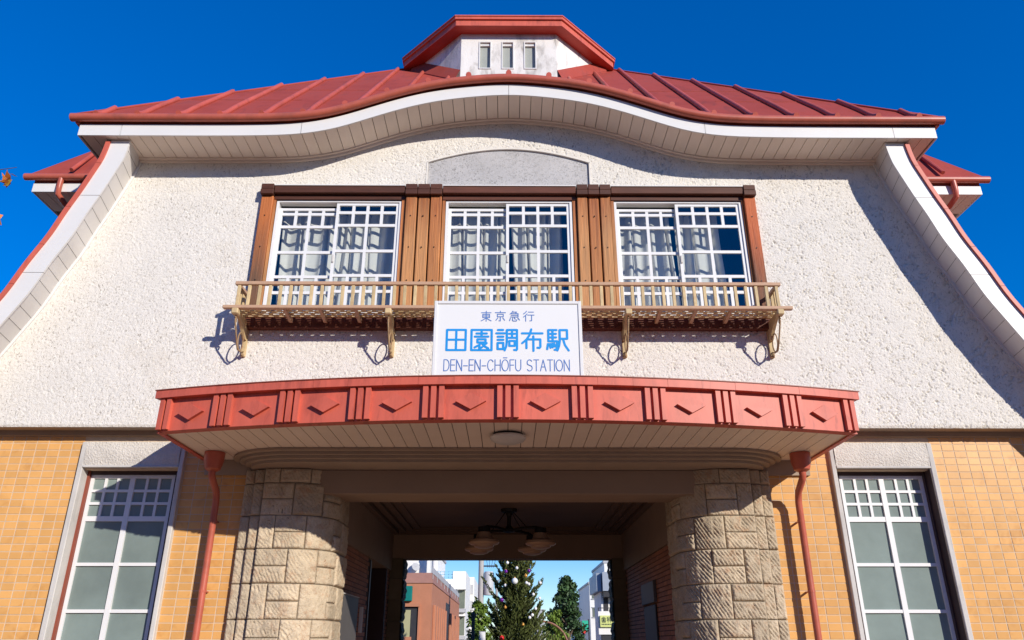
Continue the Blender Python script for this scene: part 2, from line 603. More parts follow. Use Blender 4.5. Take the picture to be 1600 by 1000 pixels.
# ------------------------------------------------------------------ ground
g = MB()
g.box(-900, 900, -900, 900, -0.3, 0.0)
tag(g.build('ground', 'asphalt'), kind='structure')
g = MB()
g.box(-30, 30, -40, 26, -0.2, 0.03)
tag(g.build('plaza_paving', 'paving'), kind='structure')

# ------------------------------------------------------------------ station building
B = empty('station_building')
tag(B, 'white stucco station building with red metal roof, curved eave and orange tiled base', 'station')

# --- stucco gable wall: a displaced sheet
def stucco_wall():
    st = 0.0105
    xs = np.arange(-7.75, 7.75 + st, st)
    zs = np.arange(4.2, 9.3, st)
    X, Z = np.meshgrid(xs, zs, indexing='ij')
    n1 = vnoise(X + 50, Z + 20, 48, 1)
    n2 = vnoise(X * 0.95 + Z * 0.45 + 9, 0.8 * Z - 0.35 * X + 30, 50, 2)
    n3 = vnoise(X + 3, Z + 80, 75, 3)
    big = vnoise(X + 70, Z + 70, 0.45, 4)
    a = np.exp(-(n2 / 0.22) ** 2)                     # short winding creases of the roughcast
    keep = np.clip(0.45 + 1.5 * vnoise(X + 11, Z + 5, 13, 5) + 0.35 * big, 0, 1)
    amp = 0.45 + 0.55 * np.clip((X + 6) / 8.0, 0, 1)
    D = 0.0022 * n1 + 0.0028 * n3 - 0.026 * amp * a * keep * np.clip(0.35 + 1.3 * n1, 0, 1)
    Y = -D
    # lower edge rounds in
    Y = Y + np.where(Z < 4.23, (4.23 - Z) * 0.4, 0)
    V = np.stack([X, Y, Z], -1).reshape(-1, 3)
    nx, nz = X.shape
    I, J = np.meshgrid(np.arange(nx - 1), np.arange(nz - 1), indexing='ij')
    xc = X[:-1, :-1] + st / 2
    zc = Z[:-1, :-1] + st / 2
    top = np.where(np.abs(xc) < 4.6, _hump(xc), 8.37) + 0.05
    ok = (np.abs(xc) < _rake(zc) + 0.02) & (zc < top)
    ok &= ~((np.abs(xc) < 3.60) & (zc > 5.66) & (zc < 7.80))
    arch = 7.86 + 0.475 + 0.265 * np.sqrt(np.clip(1 - (xc / 1.62) ** 2, 0, 1)) - 0.0
    arch = 8.35 + 0.25 * (np.cos(np.clip(xc / 1.24, -1, 1) * math.pi / 2) ** 0.9)
    ok &= ~((np.abs(xc) < 1.235) & (zc > 7.7) & (zc < arch))
    base = (I * nz + J)
    Q = np.stack([base, base + nz, base + nz + 1, base + 1], -1)[ok]
    used = np.zeros(len(V), bool)
    used[Q.ravel()] = True
    remap = np.cumsum(used) - 1
    return np_mesh('stucco_wall', V[used], remap[Q], 'stucco')
WALL = link('stucco_wall', stucco_wall(), B)

def arch_z(x):
    return 8.35 + 0.25 * max(0.0, math.cos(max(-1, min(1, x / 1.24)) * math.pi / 2)) ** 0.9
# grey recessed panel and its thin white edge
p = MB()
poly = [(-1.22, 7.80)] + [(x, arch_z(x) - 0.012) for x in np.linspace(-1.22, 1.22, 33)] + [(1.22, 7.80)]
p.prism(poly, 0.028, 0.10)
p.build('grey_panel', 'grey_render', B)
p = MB()
xs = list(np.linspace(-1.235, 1.235, 41))
for a, b in zip(xs[:-1], xs[1:]):
    za, zb = arch_z(a), arch_z(b)
    p.add([(a, -0.006, za - 0.014), (b, -0.006, zb - 0.014), (b, -0.006, zb + 0.012), (a, -0.006, za + 0.012),
           (a, 0.06, za - 0.014), (b, 0.06, zb - 0.014), (b, 0.06, zb + 0.012), (a, 0.06, za + 0.012)],
          [(0, 1, 2, 3), (0, 4, 5, 1), (3, 2, 6, 7)])
for s in (-1, 1):
    p.box(s * 1.235 - 0.012, s * 1.235 + 0.012, -0.006, 0.06, 7.83, 8.352)
p.build('panel_edging', 'stucco_edge', B)

# backing wall of the upper floor with the window openings left free
p = MB()
for s in (-1, 1):
    poly = [(s * 3.62, 4.25)] + [(s * (rake(z) - 0.03), z) for z in np.linspace(4.25, 8.37, 18)] + [(s * 3.62, 8.37)]
    p.prism(poly, 0.045, 0.24)
p.box(-3.62, 3.62, 0.045, 0.24, 4.25, 5.60)
p.box(-3.62, 3.62, 0.105, 0.24, 7.86, 8.37)
poly = [(-3.62, 8.372)] + [(x, eave(x) + 0.03) for x in np.linspace(-3.62, 3.62, 41)] + [(3.62, 8.372)]
p.prism(poly, 0.105, 0.24)
p.build('backing_wall', 'stucco_edge', B)

# stucco bottom edge: soffit strip and frieze under it
for s in (-1, 1):
    p = MB()
    p.box(min(s * 3.2, s * 7.6), max(s * 3.2, s * 7.6), 0.035, 0.30, 4.205, 4.25)
    p.build('drip_soffit', 'wood_sill' if False else 'cornice', B)
    p = MB()
    p.box(min(s * 3.2, s * 7.5), max(s * 3.2, s * 7.5), 0.215, 0.30, 4.142, 4.203)
    p.build('frieze_board', 'cornice', B)

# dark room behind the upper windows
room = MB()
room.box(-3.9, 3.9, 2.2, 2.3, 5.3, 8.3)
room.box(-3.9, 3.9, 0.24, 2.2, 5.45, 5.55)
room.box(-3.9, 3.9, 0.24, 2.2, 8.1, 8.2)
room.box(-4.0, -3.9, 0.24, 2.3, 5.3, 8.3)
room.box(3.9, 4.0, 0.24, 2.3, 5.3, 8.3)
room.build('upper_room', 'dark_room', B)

# --- front eave: soffit boards, fascia, gutter
ES = empty('eave_soffit', parent=B)
nb = 74
xs = np.linspace(-6.2, 6.2, nb + 1)
for i in range(nb):
    a, b = xs[i] + 0.0045, xs[i + 1] - 0.0045
    p = MB()
    k = 3 if abs(a) < 3.8 else 1
    cc = np.linspace(a, b, k + 1)
    for c0, c1 in zip(cc[:-1], cc[1:]):
        z0, z1 = eave(c0), eave(c1)
        y1 = 0.03 if abs(a) < 5.9 else 1.3
        p.add([(c0, -0.594, z0), (c1, -0.594, z1), (c1, y1, z1), (c0, y1, z0),
               (c0, -0.594, z0 + 0.02), (c1, -0.594, z1 + 0.02), (c1, y1, z1 + 0.02), (c0, y1, z0 + 0.02)],
              [(0, 1, 2, 3), (4, 7, 6, 5), (0, 4, 5, 1), (2, 6, 7, 3), (0, 3, 7, 4), (1, 5, 6, 2)])
    p.build('soffit_board', 'soffit', ES, fix=False)
p = MB()
xx = np.linspace(-6.2, 6.2, 90)
for a, b in zip(xx[:-1], xx[1:]):
    p.add([(a, -0.60, eave(a) + 0.024), (b, -0.60, eave(b) + 0.024), (b, 0.1, eave(b) + 0.024), (a, 0.1, eave(a) + 0.024)], [(0, 1, 2, 3)])
p.build('soffit_backing', 'soffit_dark', ES)
# cove moulding where soffit meets the wall
p = MB()
xx = np.linspace(-5.6, 5.6, 100)
for j, (dy, dz, h) in enumerate(((-0.07, -0.022, 0.022), (-0.035, -0.06, 0.038))):
    for a, b in zip(xx[:-1], xx[1:]):
        za, zb = eave(a) + dz, eave(b) + dz
        p.add([(a, dy, za), (b, dy, zb), (b, dy, zb + h), (a, dy, za + h), (a, 0.02, za), (b, 0.02, zb)],
              [(0, 1, 2, 3), (0, 4, 5, 1)])
p.build('cove_moulding', 'soffit', ES)

EF = empty('eave_fascia', parent=B)
brk = [-6.245, -5.63, -3.02, 0.0, 2.87, 5.62, 6.245]
for a, b in zip(brk[:-1], brk[1:]):
    p = MB()
    xx = np.linspace(a + 0.003, b - 0.003, max(2, int((b - a) / 0.08)))
    p.grid(lambda u, v: (a + 0.003 + (b - a - 0.006) * u, Y_EAVE, eave(a + (b - a) * u) - 0.008 + 0.19 * v), len(xx), 1)
    p.grid(lambda u, v: (a + 0.003 + (b - a - 0.006) * u, Y_EAVE + 0.025 * v, eave(a + (b - a) * u) - 0.008), len(xx), 1)
    p.grid(lambda u, v: (a + 0.003 + (b - a - 0.006) * u, Y_EAVE + 0.025, eave(a + (b - a) * u) - 0.008 + 0.19 * v), len(xx), 1)
    p.build('fascia_board', 'white_paint', EF)
for s in (-1, 1):                      # fascia returns along the sides
    p = MB()
    p.box(min(s * 6.247, s * 6.222), max(s * 6.247, s * 6.222), Y_EAVE + 0.026, 8.15, 8.362, 8.55)
    p.build('fascia_board', 'white_paint' if s < 0 else 'white_paint', EF)
    p = MB()
    p.box(min(s * 6.30, s * 6.25), max(s * 6.30, s * 6.25), Y_EAVE - 0.03, 8.15, 8.555, 8.69)
    p.build('side_edging', 'red_gutter', EF)
# dark strip between fascia and roofing
p = MB()
p.grid(lambda u, v: (-6.24 + 12.48 * u, -0.60, eave(-6.24 + 12.48 * u) + 0.17 + 0.14 * v), 120, 1)
p.build('edge_strip', 'brown_jamb', EF)
p = MB()
pts = [(x, -0.675, eave(x) + 0.262) for x in np.linspace(-6.36, 6.36, 150)]
p.tube(pts, 0.062, 12)
gut = p.build('gutter', 'red_gutter', B, smooth=40)

# --- main hip roof
RZ0, RS, RX, RY = 8.685, 1.10, 6.33, -0.66
def roofz(x, y):
    pl = RZ0 + RS * (y - RY)
    hu = eave(x) + 0.315 + 0.22 * (y - RY)
    k = 18.0
    m = max(pl, hu)
    return m + math.log(math.exp(k * (pl - m)) + math.exp(k * (hu - m))) / k - math.log(2) / k * math.exp(-(k * (pl - hu)) ** 2 / 20)
RO = empty('roof', parent=B)
def ymax(x):
    return RY + min(RX - abs(x), 4.43)
edges = [-RX] + [0.6 * k for k in range(-10, 11)] + [RX]
for a, b in zip(edges[:-1], edges[1:]):
    if b - a < 0.02: continue
    p = MB()
    nx, ny = 6, 16
    def fn(u, v, a=a, b=b):
        x = a + (b - a) * u
        t = v ** 1.5
        y = RY - 0.03 + (ymax(x) - RY + 0.03) * t
        return (x, y, roofz(x, y))
    p.grid(fn, nx, ny)
    # the standing seam across each sheet
    p.build('roof_panel', 'red_roof', RO, smooth=True)
p = MB()
cx = RX - 4.43
for s in (-1, 1):
    e0, e1 = (s * RX, RY, RZ0), (s * RX, 8.20, RZ0)
    p.add([e0, e1, (s * cx, 3.77, RZ0 + RS * 4.43)], [(0, 1, 2)])
p.add([(-RX, 8.20, RZ0), (RX, 8.20, RZ0), (cx, 3.77, RZ0 + RS * 4.43), (-cx, 3.77, RZ0 + RS * 4.43)], [(0, 1, 2, 3)])
p.build('rear_slope', 'red_roof', RO)
for k in range(-10, 11):
    x = 0.6 * k
    p = MB()
    ye = ymax(x) + 0.03
    if abs(k) <= 3: ye = min(ye, 2.1 if abs(k) < 2 else 3.0)
    ys = RY - 0.06 + (ye - RY + 0.06) * (np.linspace(0, 1, 18) ** 1.4)
    pts = [(x, y, roofz(x, y) + 0.03) for y in ys]
    p.tube(pts, 0.042, 8)
    p.build('roof_batten', 'red_batten', RO, smooth=50)
for s in (-1, 1):                      # hip caps
    p = MB()
    p.tube([(s * (RX - t), RY + t, RZ0 + RS * t + 0.01) for t in np.linspace(0.02, 4.40, 12)], 0.022, 6)
    p.build('hip_cap', 'red_roof', RO, smooth=True)
# horizontal sheet seams
for (x0, x1, yy) in ((-4.2, -1.9, 1.15), (1.9, 4.2, 1.15), (-5.2, -3.4, 0.35), (3.4, 5.2, 0.35)):
    p = MB()
    p.tube([(x, yy, roofz(x, yy) + 0.002) for x in np.linspace(x0, x1, 12)], 0.008, 5)
    p.build('sheet_seam', 'red_roof', RO)

# --- rakes: white bargeboard, lapped boards under it, red sheet edge and the steep side roofs
for s in (-1, 1):
    RK = empty('gable_rake', parent=B)
    zs = np.linspace(8.365, 4.15, 46)
    def inn(z): return rake(z) - 0.115 + 0.05 * max(0, (z - 8.0) / 0.4)
    def out(z): return inn(z) + 0.275
    zb = [8.36, 7.42, 6.2, 5.2, 4.15]
    for za, zc in zip(zb[:-1], zb[1:]):
        n = max(4, int((za - zc) / 0.08))
        p = MB()
        def fr(u, v): 
            z = za - 0.003 + (zc - za + 0.006) * u
            return (s * (inn(z) + (out(z) - inn(z)) * v), Y_RAKE, z + 0.10 * (v - 0.5) * 0)
        p.grid(fr, n, 1)
        p.grid(lambda u, v: (s * inn(za - 0.003 + (zc - za + 0.006) * u), Y_RAKE + 0.03 * v, za - 0.003 + (zc - za + 0.006) * u), n, 1)
        p.grid(lambda u, v: (s * out(za - 0.003 + (zc - za + 0.006) * u), Y_RAKE + 0.03 * v, za - 0.003 + (zc - za + 0.006) * u), n, 1)
        p.build('bargeboard', 'white_paint', RK)
    # lapped boards
    zt = 8.42
    k = 0
    while zt > 4.3:
        slope = math.hypot(1, (rake(zt - 0.1) - rake(zt)) / 0.1)
        dz = 0.205 / slope
        z0, z1 = zt - 0.0025, max(4.2, zt - dz + 0.001)
        p = MB()
        def lap(u, v, z0=z0, z1=z1):
            z = z0 + (z1 - z0) * u
            xi, xo = inn(z) + 0.012, rake(z) + 0.005
            off = 0.003 * (1 - u)
            return (s * (xi + (xo - xi) * v + off), Y_RAKE + 0.028 + (0.53 - 0.028) * v, z)
        p.grid(lap, 3, 1)
        p.build('lapped_board', 'lap', RK)
        zt -= dz
        k += 1
    p = MB()
    p.grid(lambda u, v: (s * (inn(8.42 - 4.2 * u) + 0.026 + (rake(8.42 - 4.2 * u) - inn(8.42 - 4.2 * u)) * v), Y_RAKE + 0.03 + 0.5 * v, 8.42 - 4.2 * u), 40, 1)
    p.build('board_backing', 'soffit_dark', RK)
    # bead against the wall
    p = MB()
    p.grid(lambda u, v: (s * (rake(8.37 - 4.17 * u) + 0.01 - 0.055 * v), -0.02, 8.37 - 4.17 * u), 60, 1)
    p.grid(lambda u, v: (s * (rake(8.37 - 4.17 * u) - 0.045), -0.02 + 0.04 * v, 8.37 - 4.17 * u), 60, 1)
    p.build('wall_bead', 'white_paint', RK)
    # red edge strip in pieces
    zb2 = [8.33, 7.95, 7.22, 6.62, 6.02, 5.4, 4.8, 4.15]
    for za, zc in zip(zb2[:-1], zb2[1:]):
        n = max(4, int((za - zc) / 0.08))
        p = MB()
        g0 = 0.002
        def e(u): return za - g0 + (zc - za + 2 * g0) * u
        p.grid(lambda u, v: (s * (out(e(u)) - 0.004 + 0.062 * v), Y_RAKE - 0.03, e(u)), n, 1)
        p.grid(lambda u, v: (s * (out(e(u)) - 0.004), Y_RAKE - 0.03 + 0.03 * v, e(u)), n, 1)
        p.grid(lambda u, v: (s * (out(e(u)) + 0.058), Y_RAKE - 0.03 + 0.06 * v, e(u)), n, 1)
        p.build('verge_flashing', 'red_metal', RK)
    p = MB()
    p.grid(lambda u, v: (s * (out(8.36 - 4.2 * u) + 0.056), Y_RAKE - 0.005 + 7.9 * v, 8.36 - 4.2 * u), 46, 6)
    p.build('side_roof', 'red_roof', RK, smooth=True)

# --- side wings with their own eaves behind the gable
for s in (-1, 1):
    W = empty('side_wing', parent=B)
    def X(a, b): return (min(s * a, s * b), max(s * a, s * b))
    y0 = 0.85
    p = MB(); p.box(*X(5.9, 7.75), y0, y0 + 0.025, 8.345, 8.505); p.build('fascia_board', 'white_paint', W)
    p = MB(); p.box(*X(7.726, 7.751), y0 + 0.026, 6.7, 8.347, 8.505); p.build('fascia_board', 'white_paint', W)
    nb2 = 9
    for i in range(nb2):
        a = 6.1 + 1.62 * i / nb2
        p = MB(); p.box(*X(a + 0.004, a + 1.62 / nb2 - 0.004), y0 + 0.027, y0 + 0.62, 8.352, 8.37)
        p.build('soffit_board', 'soffit', W)
    p = MB(); p.box(*X(6.0, 7.72), y0 + 0.03, 6.65, 8.372, 8.40); p.build('soffit_backing', 'soffit_dark', W)
    p = MB(); p.box(*X(5.8, 7.2), y0 + 0.62, 6.2, 6.2, 8.36); p.build('wing_wall', 'stucco_edge', W)
    p = MB(); p.tube([(s * 5.9, y0 - 0.055, 8.59), (s * 7.88, y0 - 0.055, 8.59)], 0.058, 12); p.build('gutter', 'red_gutter', W, smooth=40)
    p = MB()
    hz = 8.66
    p.add([(s * 7.80, 0.80, hz), (s * 6.4, 0.80, hz), (s * 6.4, 2.2, hz + 1.55 * 1.4), (s * 7.80, 6.75, hz), (s * 6.4, 5.35, hz + 1.55 * 1.4), (s * 6.4, 6.75, hz)],
          [(0, 1, 2), (0, 2, 4, 3), (3, 4, 5)])
    p.add([(s * 7.80, 0.80, hz - 0.02), (s * 5.9, 0.80, hz - 0.02), (s * 5.9, 6.7, hz - 0.02), (s * 7.80, 6.7, hz - 0.02)], [(0, 1, 2, 3)])
    p.build('wing_roof', 'red_roof', W)
    p = MB(); p.tube([(s * 7.12, 0.74, hz + 0.03), (s * 7.12, 1.48, hz + 0.03 + 1.55 * 0.68)], 0.034, 8); p.build('roof_batten', 'red_batten', W)
    p = MB(); p.box(*X(6.0, 7.74), y0 - 0.005, y0 + 0.02, 8.507, 8.645); p.build('edge_strip', 'brown_jamb', W)
    p = MB()
    pts = [(s * 7.28, y0 - 0.06, 8.56), (s * 7.29, y0 - 0.05, 8.40), (s * 7.29, y0 - 0.03, 8.28), (s * 7.24, y0 + 0.12, 8.19), (s * 7.12, y0 + 0.38, 8.10), (s * 7.02, y0 + 0.55, 8.02), (s * 7.0, y0 + 0.56, 7.2)]
    p.tube(pts, 0.045, 10)
    p.build('downpipe', 'red_gutter', W, smooth=40)

# --- cupola
CU = empty('cupola', parent=B)
oc = [(-0.96, 2.2), (0.96, 2.2), (2.0, 3.24), (2.0, 4.36), (0.96, 5.4), (-0.96, 5.4), (-2.0, 4.36), (-2.0, 3.24)]
wins = (-0.475, -0.02, 0.43)
zt, zb_ = 13.06, 11.4
for i in range(8):
    a, b = oc[i], oc[(i + 1) % 8]
    p = MB()
    if i == 0:
        xs_ = [-0.96]
        for c in wins: xs_ += [c - 0.105, c + 0.105]
        xs_ += [0.96]
        for j in range(0, 8, 2):
            p.box(xs_[j], xs_[j + 1], 2.2, 2.32, zb_, zt)
        for c in wins:
            p.box(c - 0.105, c + 0.105, 2.2, 2.32, zb_, 12.12)
            p.box(c - 0.105, c + 0.105, 2.2, 2.32, 12.78, zt)
    else:
        d = Vector((b[0] - a[0], b[1] - a[1])).normalized()
        nn = Vector((-d.y, d.x)) * 0.12
        p.prism([a, b, (b[0] + nn.x, b[1] + nn.y), (a[0] + nn.x, a[1] + nn.y)], 11.4, zt, 'z')
    p.build('wall', 'cupola_stucco', CU)
for c in wins:
    wd = MB()
    wd.box(c - 0.105, c + 0.105, 2.262, 2.30, 12.115, 12.785)
    wd.build('louvre_pane', 'louvre', CU)
    wd = MB()
    for (x0, x1, z0, z1) in ((c - 0.125, c - 0.103, 12.10, 12.80), (c + 0.103, c + 0.125, 12.10, 12.80), (c - 0.103, c + 0.103, 12.778, 12.80), (c - 0.103, c + 0.103, 12.10, 12.122)):
        wd.box(x0, x1, 2.185, 2.26, z0, z1)
    wd.box(c - 0.10, c + 0.10, 2.22, 2.26, 12.715, 12.755)
    wd.build('window_frame', 'white_paint', CU)
def octo(k):
    return [(-0.96 - 0.41 * k, 2.2 - k), (0.96 + 0.41 * k, 2.2 - k), (2.0 + k, 3.24 - 0.41 * k), (2.0 + k, 4.36 + 0.41 * k), (0.96 + 0.41 * k, 5.4 + k), (-0.96 - 0.41 * k, 5.4 + k), (-2.0 - k, 4.36 + 0.41 * k), (-2.0 - k, 3.24 - 0.41 * k)]
def ring(p, k0, z0, k1, z1):
    A, C = octo(k0), octo(k1)
    for i in range(8):
        j = (i + 1) % 8
        p.add([(*A[i], z0), (*A[j], z0), (*C[j], z1), (*C[i], z1)], [(0, 1, 2, 3)])
p = MB()
ring(p, -0.05, 13.0, 0.25, 12.985)
p.build('cupola_soffit', 'red_soffit', CU)
p = MB()
ring(p, 0.25, 12.985, 0.25, 13.125)
ring(p, 0.25, 13.125, 0.285, 13.125)
ring(p, 0.285, 13.125, 0.285, 13.19)
ring(p, 0.285, 13.19, 0.30, 13.19)
ring(p, 0.30, 13.19, 0.30, 13.215)
ring(p, 0.30, 13.215, -1.5, 14.0)
p.build('cupola_roof', 'red_metal', CU)
# sloping base flashing on the chamfered walls
for s in (-1, 1):
    p = MB()
    def base(t, o, dz):
        x = 0.96 + 1.04 * t + o * 0.707
        y = 2.2 + 1.04 * t - o * 0.707
        return (s * x, y, RZ0 + RS * (y - RY) + dz)
    p.grid(lambda u, v: base(u, 0.14 * (1 - v) + 0.006, 0.03 + 0.22 * v), 4, 1)
    p.grid(lambda u, v: base(u, 0.14, -0.1 + 0.13 * v), 4, 1)
    p.build('base_flashing', 'red_roof', CU)

# ------------------------------------------------------------------ upper windows and woodwork
WO = empty('window_woodwork', parent=B)
for s in (-1, 1):
    x0, x1 = (-3.65, -3.475) if s < 0 else (3.49, 3.655)
    p = MB(); p.cbox(x0, x1, -0.085, 0.07, 5.74, 7.69, 0.008); p.build('post', 'wood_grey_foot' if s < 0 else 'wood_red_foot', WO)
    xa, xb = (-3.472, -3.44) if s < 0 else (3.462, 3.487)
    p = MB(); p.box(xa, xb, -0.045, 0.07, 5.74, 7.69); p.build('post_lining', 'wood_plank' if s < 0 else 'wood_plank_red', WO)
    p = MB(); p.cbox(x0 - 0.008, x1 + 0.008, -0.145, 0.06, 7.69, 7.775, 0.006); p.cbox(x0 - 0.004, x1 + 0.004, -0.14, 0.06, 7.778, 7.865, 0.006)
    p.build('cap_block', 'wood_dark', WO)
    px0 = -1.525 if s < 0 else 1.005
    wd_ = 0.548 if s < 0 else 0.51
    for k in range(3):
        a = px0 + wd_ / 3 * k
        p = MB(); p.cbox(a + 0.010, a + wd_ / 3 - 0.010, -0.085 + (0.012 if k == 1 else 0), 0.07, 5.74, 7.69, 0.01)
        p.build('plank', 'wood_plank' if (k + (s > 0)) % 3 != 2 else 'wood_plank_red', WO)
        p = MB(); p.cbox(a + 0.002, a + wd_ / 3 - 0.004, -0.145, 0.06, 7.69, 7.775, 0.006); p.cbox(a + 0.004, a + wd_ / 3 - 0.006, -0.14, 0.06, 7.778, 7.868, 0.006)
        p.build('cap_block', 'wood_dark', WO)
    xa = px0 + wd_ if s < 0 else px0 - 0.03
    p = MB(); p.box(px0 - 0.055, px0 - 0.002, -0.04, 0.07, 5.74, 7.69); p.build('post_lining', 'wood_plank_red', WO)
    p = MB(); p.box(px0 + wd_ + 0.002, px0 + wd_ + 0.045, -0.04, 0.07, 5.74, 7.69); p.build('post_lining', 'wood_plank', WO)
    for zz in (7.35, 6.83, 6.3):                                # bolt heads
        for xc_ in [(x0 + x1) / 2] + [px0 + wd_ / 3 * (k + 0.5) for k in range(3)]:
            p = MB(); p.lathe([(0, -0.006), (0.009, -0.006), (0.009, 0.02)], 8)
            me = p.mesh('bolt')
            me.materials.append(MATS['black_iron'])
            o = link('bolt', me, WO)
            o.rotation_euler = (R(-90), 0, 0)
            o.location = (xc_, -0.088, zz)
for (x0, x1) in ((-3.463, -1.53), (-0.972, 1.0), (1.52, 3.48)):
    p = MB()
    p.cbox(x0, x1, -0.12, 0.06, 7.722, 7.835, 0.006)
    p.box(x0, x1, -0.055, 0.06, 7.645, 7.712)
    p.build('header_beam', 'wood_dark' if x0 < -3 or x0 > 1.2 else 'wood_sill', WO)
    p = MB(); p.box(x0, x1, -0.135, 0.02, 7.838, 7.852); p.build('head_flashing', 'white_paint', WO)
p = MB(); p.cbox(-3.64, 3.64, -0.10, 0.07, 5.565, 5.735, 0.008); p.build('sill_beam', 'wood_sill', WO)

def upper_window(x0, x1, xm):
    Wn = empty('window', parent=B)
    zt, zb = 7.64, 5.765
    p = MB()
    for q in ((x0, x0 + 0.035, zb, zt), (x1 - 0.035, x1, zb, zt)):
        p.box(q[0], q[1], -0.025, 0.10, q[2], q[3])
    p.box(x0 + 0.035, x1 - 0.035, -0.025, 0.10, zt - 0.025, zt)
    p.box(x0 + 0.035, x1 - 0.035, -0.03, 0.10, zb, zb + 0.03)
    p.build('window_frame', 'white_sash', Wn)
    for (a, b, y) in ((x0 + 0.037, xm + 0.03, 0.045), (xm - 0.01, x1 - 0.037, -0.005)):
        zT = zt - (0.09 if y > 0.02 else 0.03)
        zB = zb + 0.032
        st = 0.042
        p = MB()
        p.box(a, a + st, y, y + 0.035, zB, zT)
        p.box(b - st, b, y, y + 0.035, zB, zT)
        p.box(a + st, b - st, y, y + 0.035, zT - 0.04, zT)
        p.box(a + st, b - st, y, y + 0.035, zB, zB + 0.055)
        p.build('sash', 'white_sash', Wn)
        rows = [zT - 0.04, 7.45, 7.235, 6.81, 6.415, 6.165, zB + 0.055]
        m = 0.022
        p = MB()
        for z in rows[1:-1]:
            p.box(a + st, b - st, y + 0.003, y + 0.03, z - m, z + m)
        xi0, xi1 = a + st, b - st
        for r in range(6):
            nc = 4 if r in (0, 1, 4, 5) else 2
            ztop = rows[r] - (m if r else 0)
            zbot = rows[r + 1] + (m if r < 5 else 0)
            for c in range(1, nc):
                xc = xi0 + (xi1 - xi0) * c / nc
                p.box(xc - m * 0.95, xc + m * 0.95, y + 0.0035, y + 0.0295, zbot, ztop)
        p.build('muntins', 'white_sash', Wn)
        for r in range(6):
            nc = 4 if r in (0, 1, 4, 5) else 2
            ztop = rows[r] - (m if r else 0)
            zbot = rows[r + 1] + (m if r < 5 else 0)
            for c in range(nc):
                xa = xi0 + (xi1 - xi0) * c / nc + (m * 0.95 if c else 0)
                xb = xi0 + (xi1 - xi0) * (c + 1) / nc - (m * 0.95 if c < nc - 1 else 0)
                p = MB()
                tl = rng.uniform(-0.0015, 0.0015)
                p.add([(xa, y + 0.017 + tl, zbot), (xb, y + 0.017 - tl, zbot), (xb, y + 0.017 - tl, ztop), (xa, y + 0.017 + tl, ztop)], [(0, 1, 2, 3)])
                p.build('pane', 'pane_glass', Wn, fix=False)
        if y < 0:
            p = MB(); p.cbox(a + 0.006, a + 0.036, y - 0.02, y, 6.62, 6.74, 0.004); p.build('latch', 'trim_stone', Wn)
    return Wn
upper_window(-3.43, -1.582, -2.533)
upper_window(-0.925, 0.94, -0.024)
upper_window(1.565, 3.457, 2.483)

# curtains hang free inside
def curtain(x0, x1, label, seed, zt=7.62):
    r = random.Random(seed)
    ph = r.uniform(0, 6)
    nf = max(3, int((x1 - x0) / r.uniform(0.10, 0.15)))
    n = nf * 10
    p = MB()
    lean = r.uniform(-0.05, 0.05)
    def fn(u, v):
        x = x0 + (x1 - x0) * u + lean * (1 - v) * (0.3 + u)
        w_ = 2 * math.pi * nf * u + ph + 1.5 * math.sin(5 * u + ph) + 0.7 * math.sin(13 * u + 2 * ph)
        amp = 0.042 + 0.030 * math.sin(3.1 * u * nf + ph)
        return (x + 0.022 * math.sin(w_ * 0.5 + 3 * v) + 0.02 * math.sin(2.3 * v + 4 * u + ph), 0.33 + amp * math.sin(w_) * (0.75 + 0.25 * (1 - v)), 5.62 + (zt - 5.62) * v)
    p.grid(fn, n, 14)
    o = p.build('curtain', 'curtain', None, smooth=True)
    tag(o, label, 'curtain', 'curtains behind the upper windows')
curtain(-3.42, -2.62, 'pale curtain drawn in left half of the upper window farthest left', 1)
curtain(-2.56, -1.66, 'pale curtain hanging in right half of the upper window farthest left', 2)
curtain(-0.93, -0.02, 'pale curtain filling left half of the middle upper window above the station sign', 3)
curtain(0.07, 0.80, 'pale curtain bunched in right half of the middle upper window', 4)
curtain(1.58, 2.46, 'pale curtain in left half of the upper window farthest right', 5)
curtain(2.53, 3.22, 'narrow pale curtain in right half of the upper window farthest right', 6)

# ------------------------------------------------------------------ balcony
BA = empty('window_balcony', parent=B)
YB = -0.50
p = MB(); p.cbox(-3.655, 3.66, YB - 0.03, YB + 0.025, 6.015, 6.065, 0.006); p.build('handrail', 'balcony_rail', BA)
for s in (-1, 1):
    p = MB(); p.cbox(min(s * 3.60, s * 3.65), max(s * 3.60, s * 3.65), YB + 0.027, -0.09, 6.017, 6.062, 0.005); p.build('side_rail', 'balcony_rail', BA)
    p = MB(); p.tube([(s * 3.60, YB + 0.03, 6.0), (s * 3.56, -0.28, 5.93), (s * 3.56, -0.1, 5.84)], 0.014, 6); p.cbox(s * 3.56 - 0.035, s * 3.56 + 0.035, -0.105, -0.086, 5.80, 5.88, 0.003); p.build('rail_stay', 'iron', BA)
    for k in range(2):
        p = MB(); p.cbox(s * 3.625 - 0.02, s * 3.625 + 0.02, -0.38 + 0.13 * k, -0.345 + 0.13 * k, 5.715, 6.016, 0.004); p.build('baluster', 'balcony_tan', BA)
nbal = 53
bm_ = MB(); bm_.cbox(-0.021, 0.021, -0.016, 0.016, 0, 0.299, 0.004)
bme = bm_.mesh('baluster'); bme.materials.append(MATS['balcony_tan'])
for i in range(nbal):
    x = -3.60 + 7.20 * i / (nbal - 1)
    o = link('baluster', bme, BA); o.location = (x, YB, 5.716)
p = MB(); p.cbox(-3.775, 3.775, YB - 0.035, YB + 0.03, 5.668, 5.714, 0.006); p.build('front_beam', 'balcony_rail', BA)
p = MB(); p.cbox(-3.62, 3.62, -0.115, -0.082, 5.715, 5.75, 0.004); p.build('rear_beam', 'balcony_rail', BA)
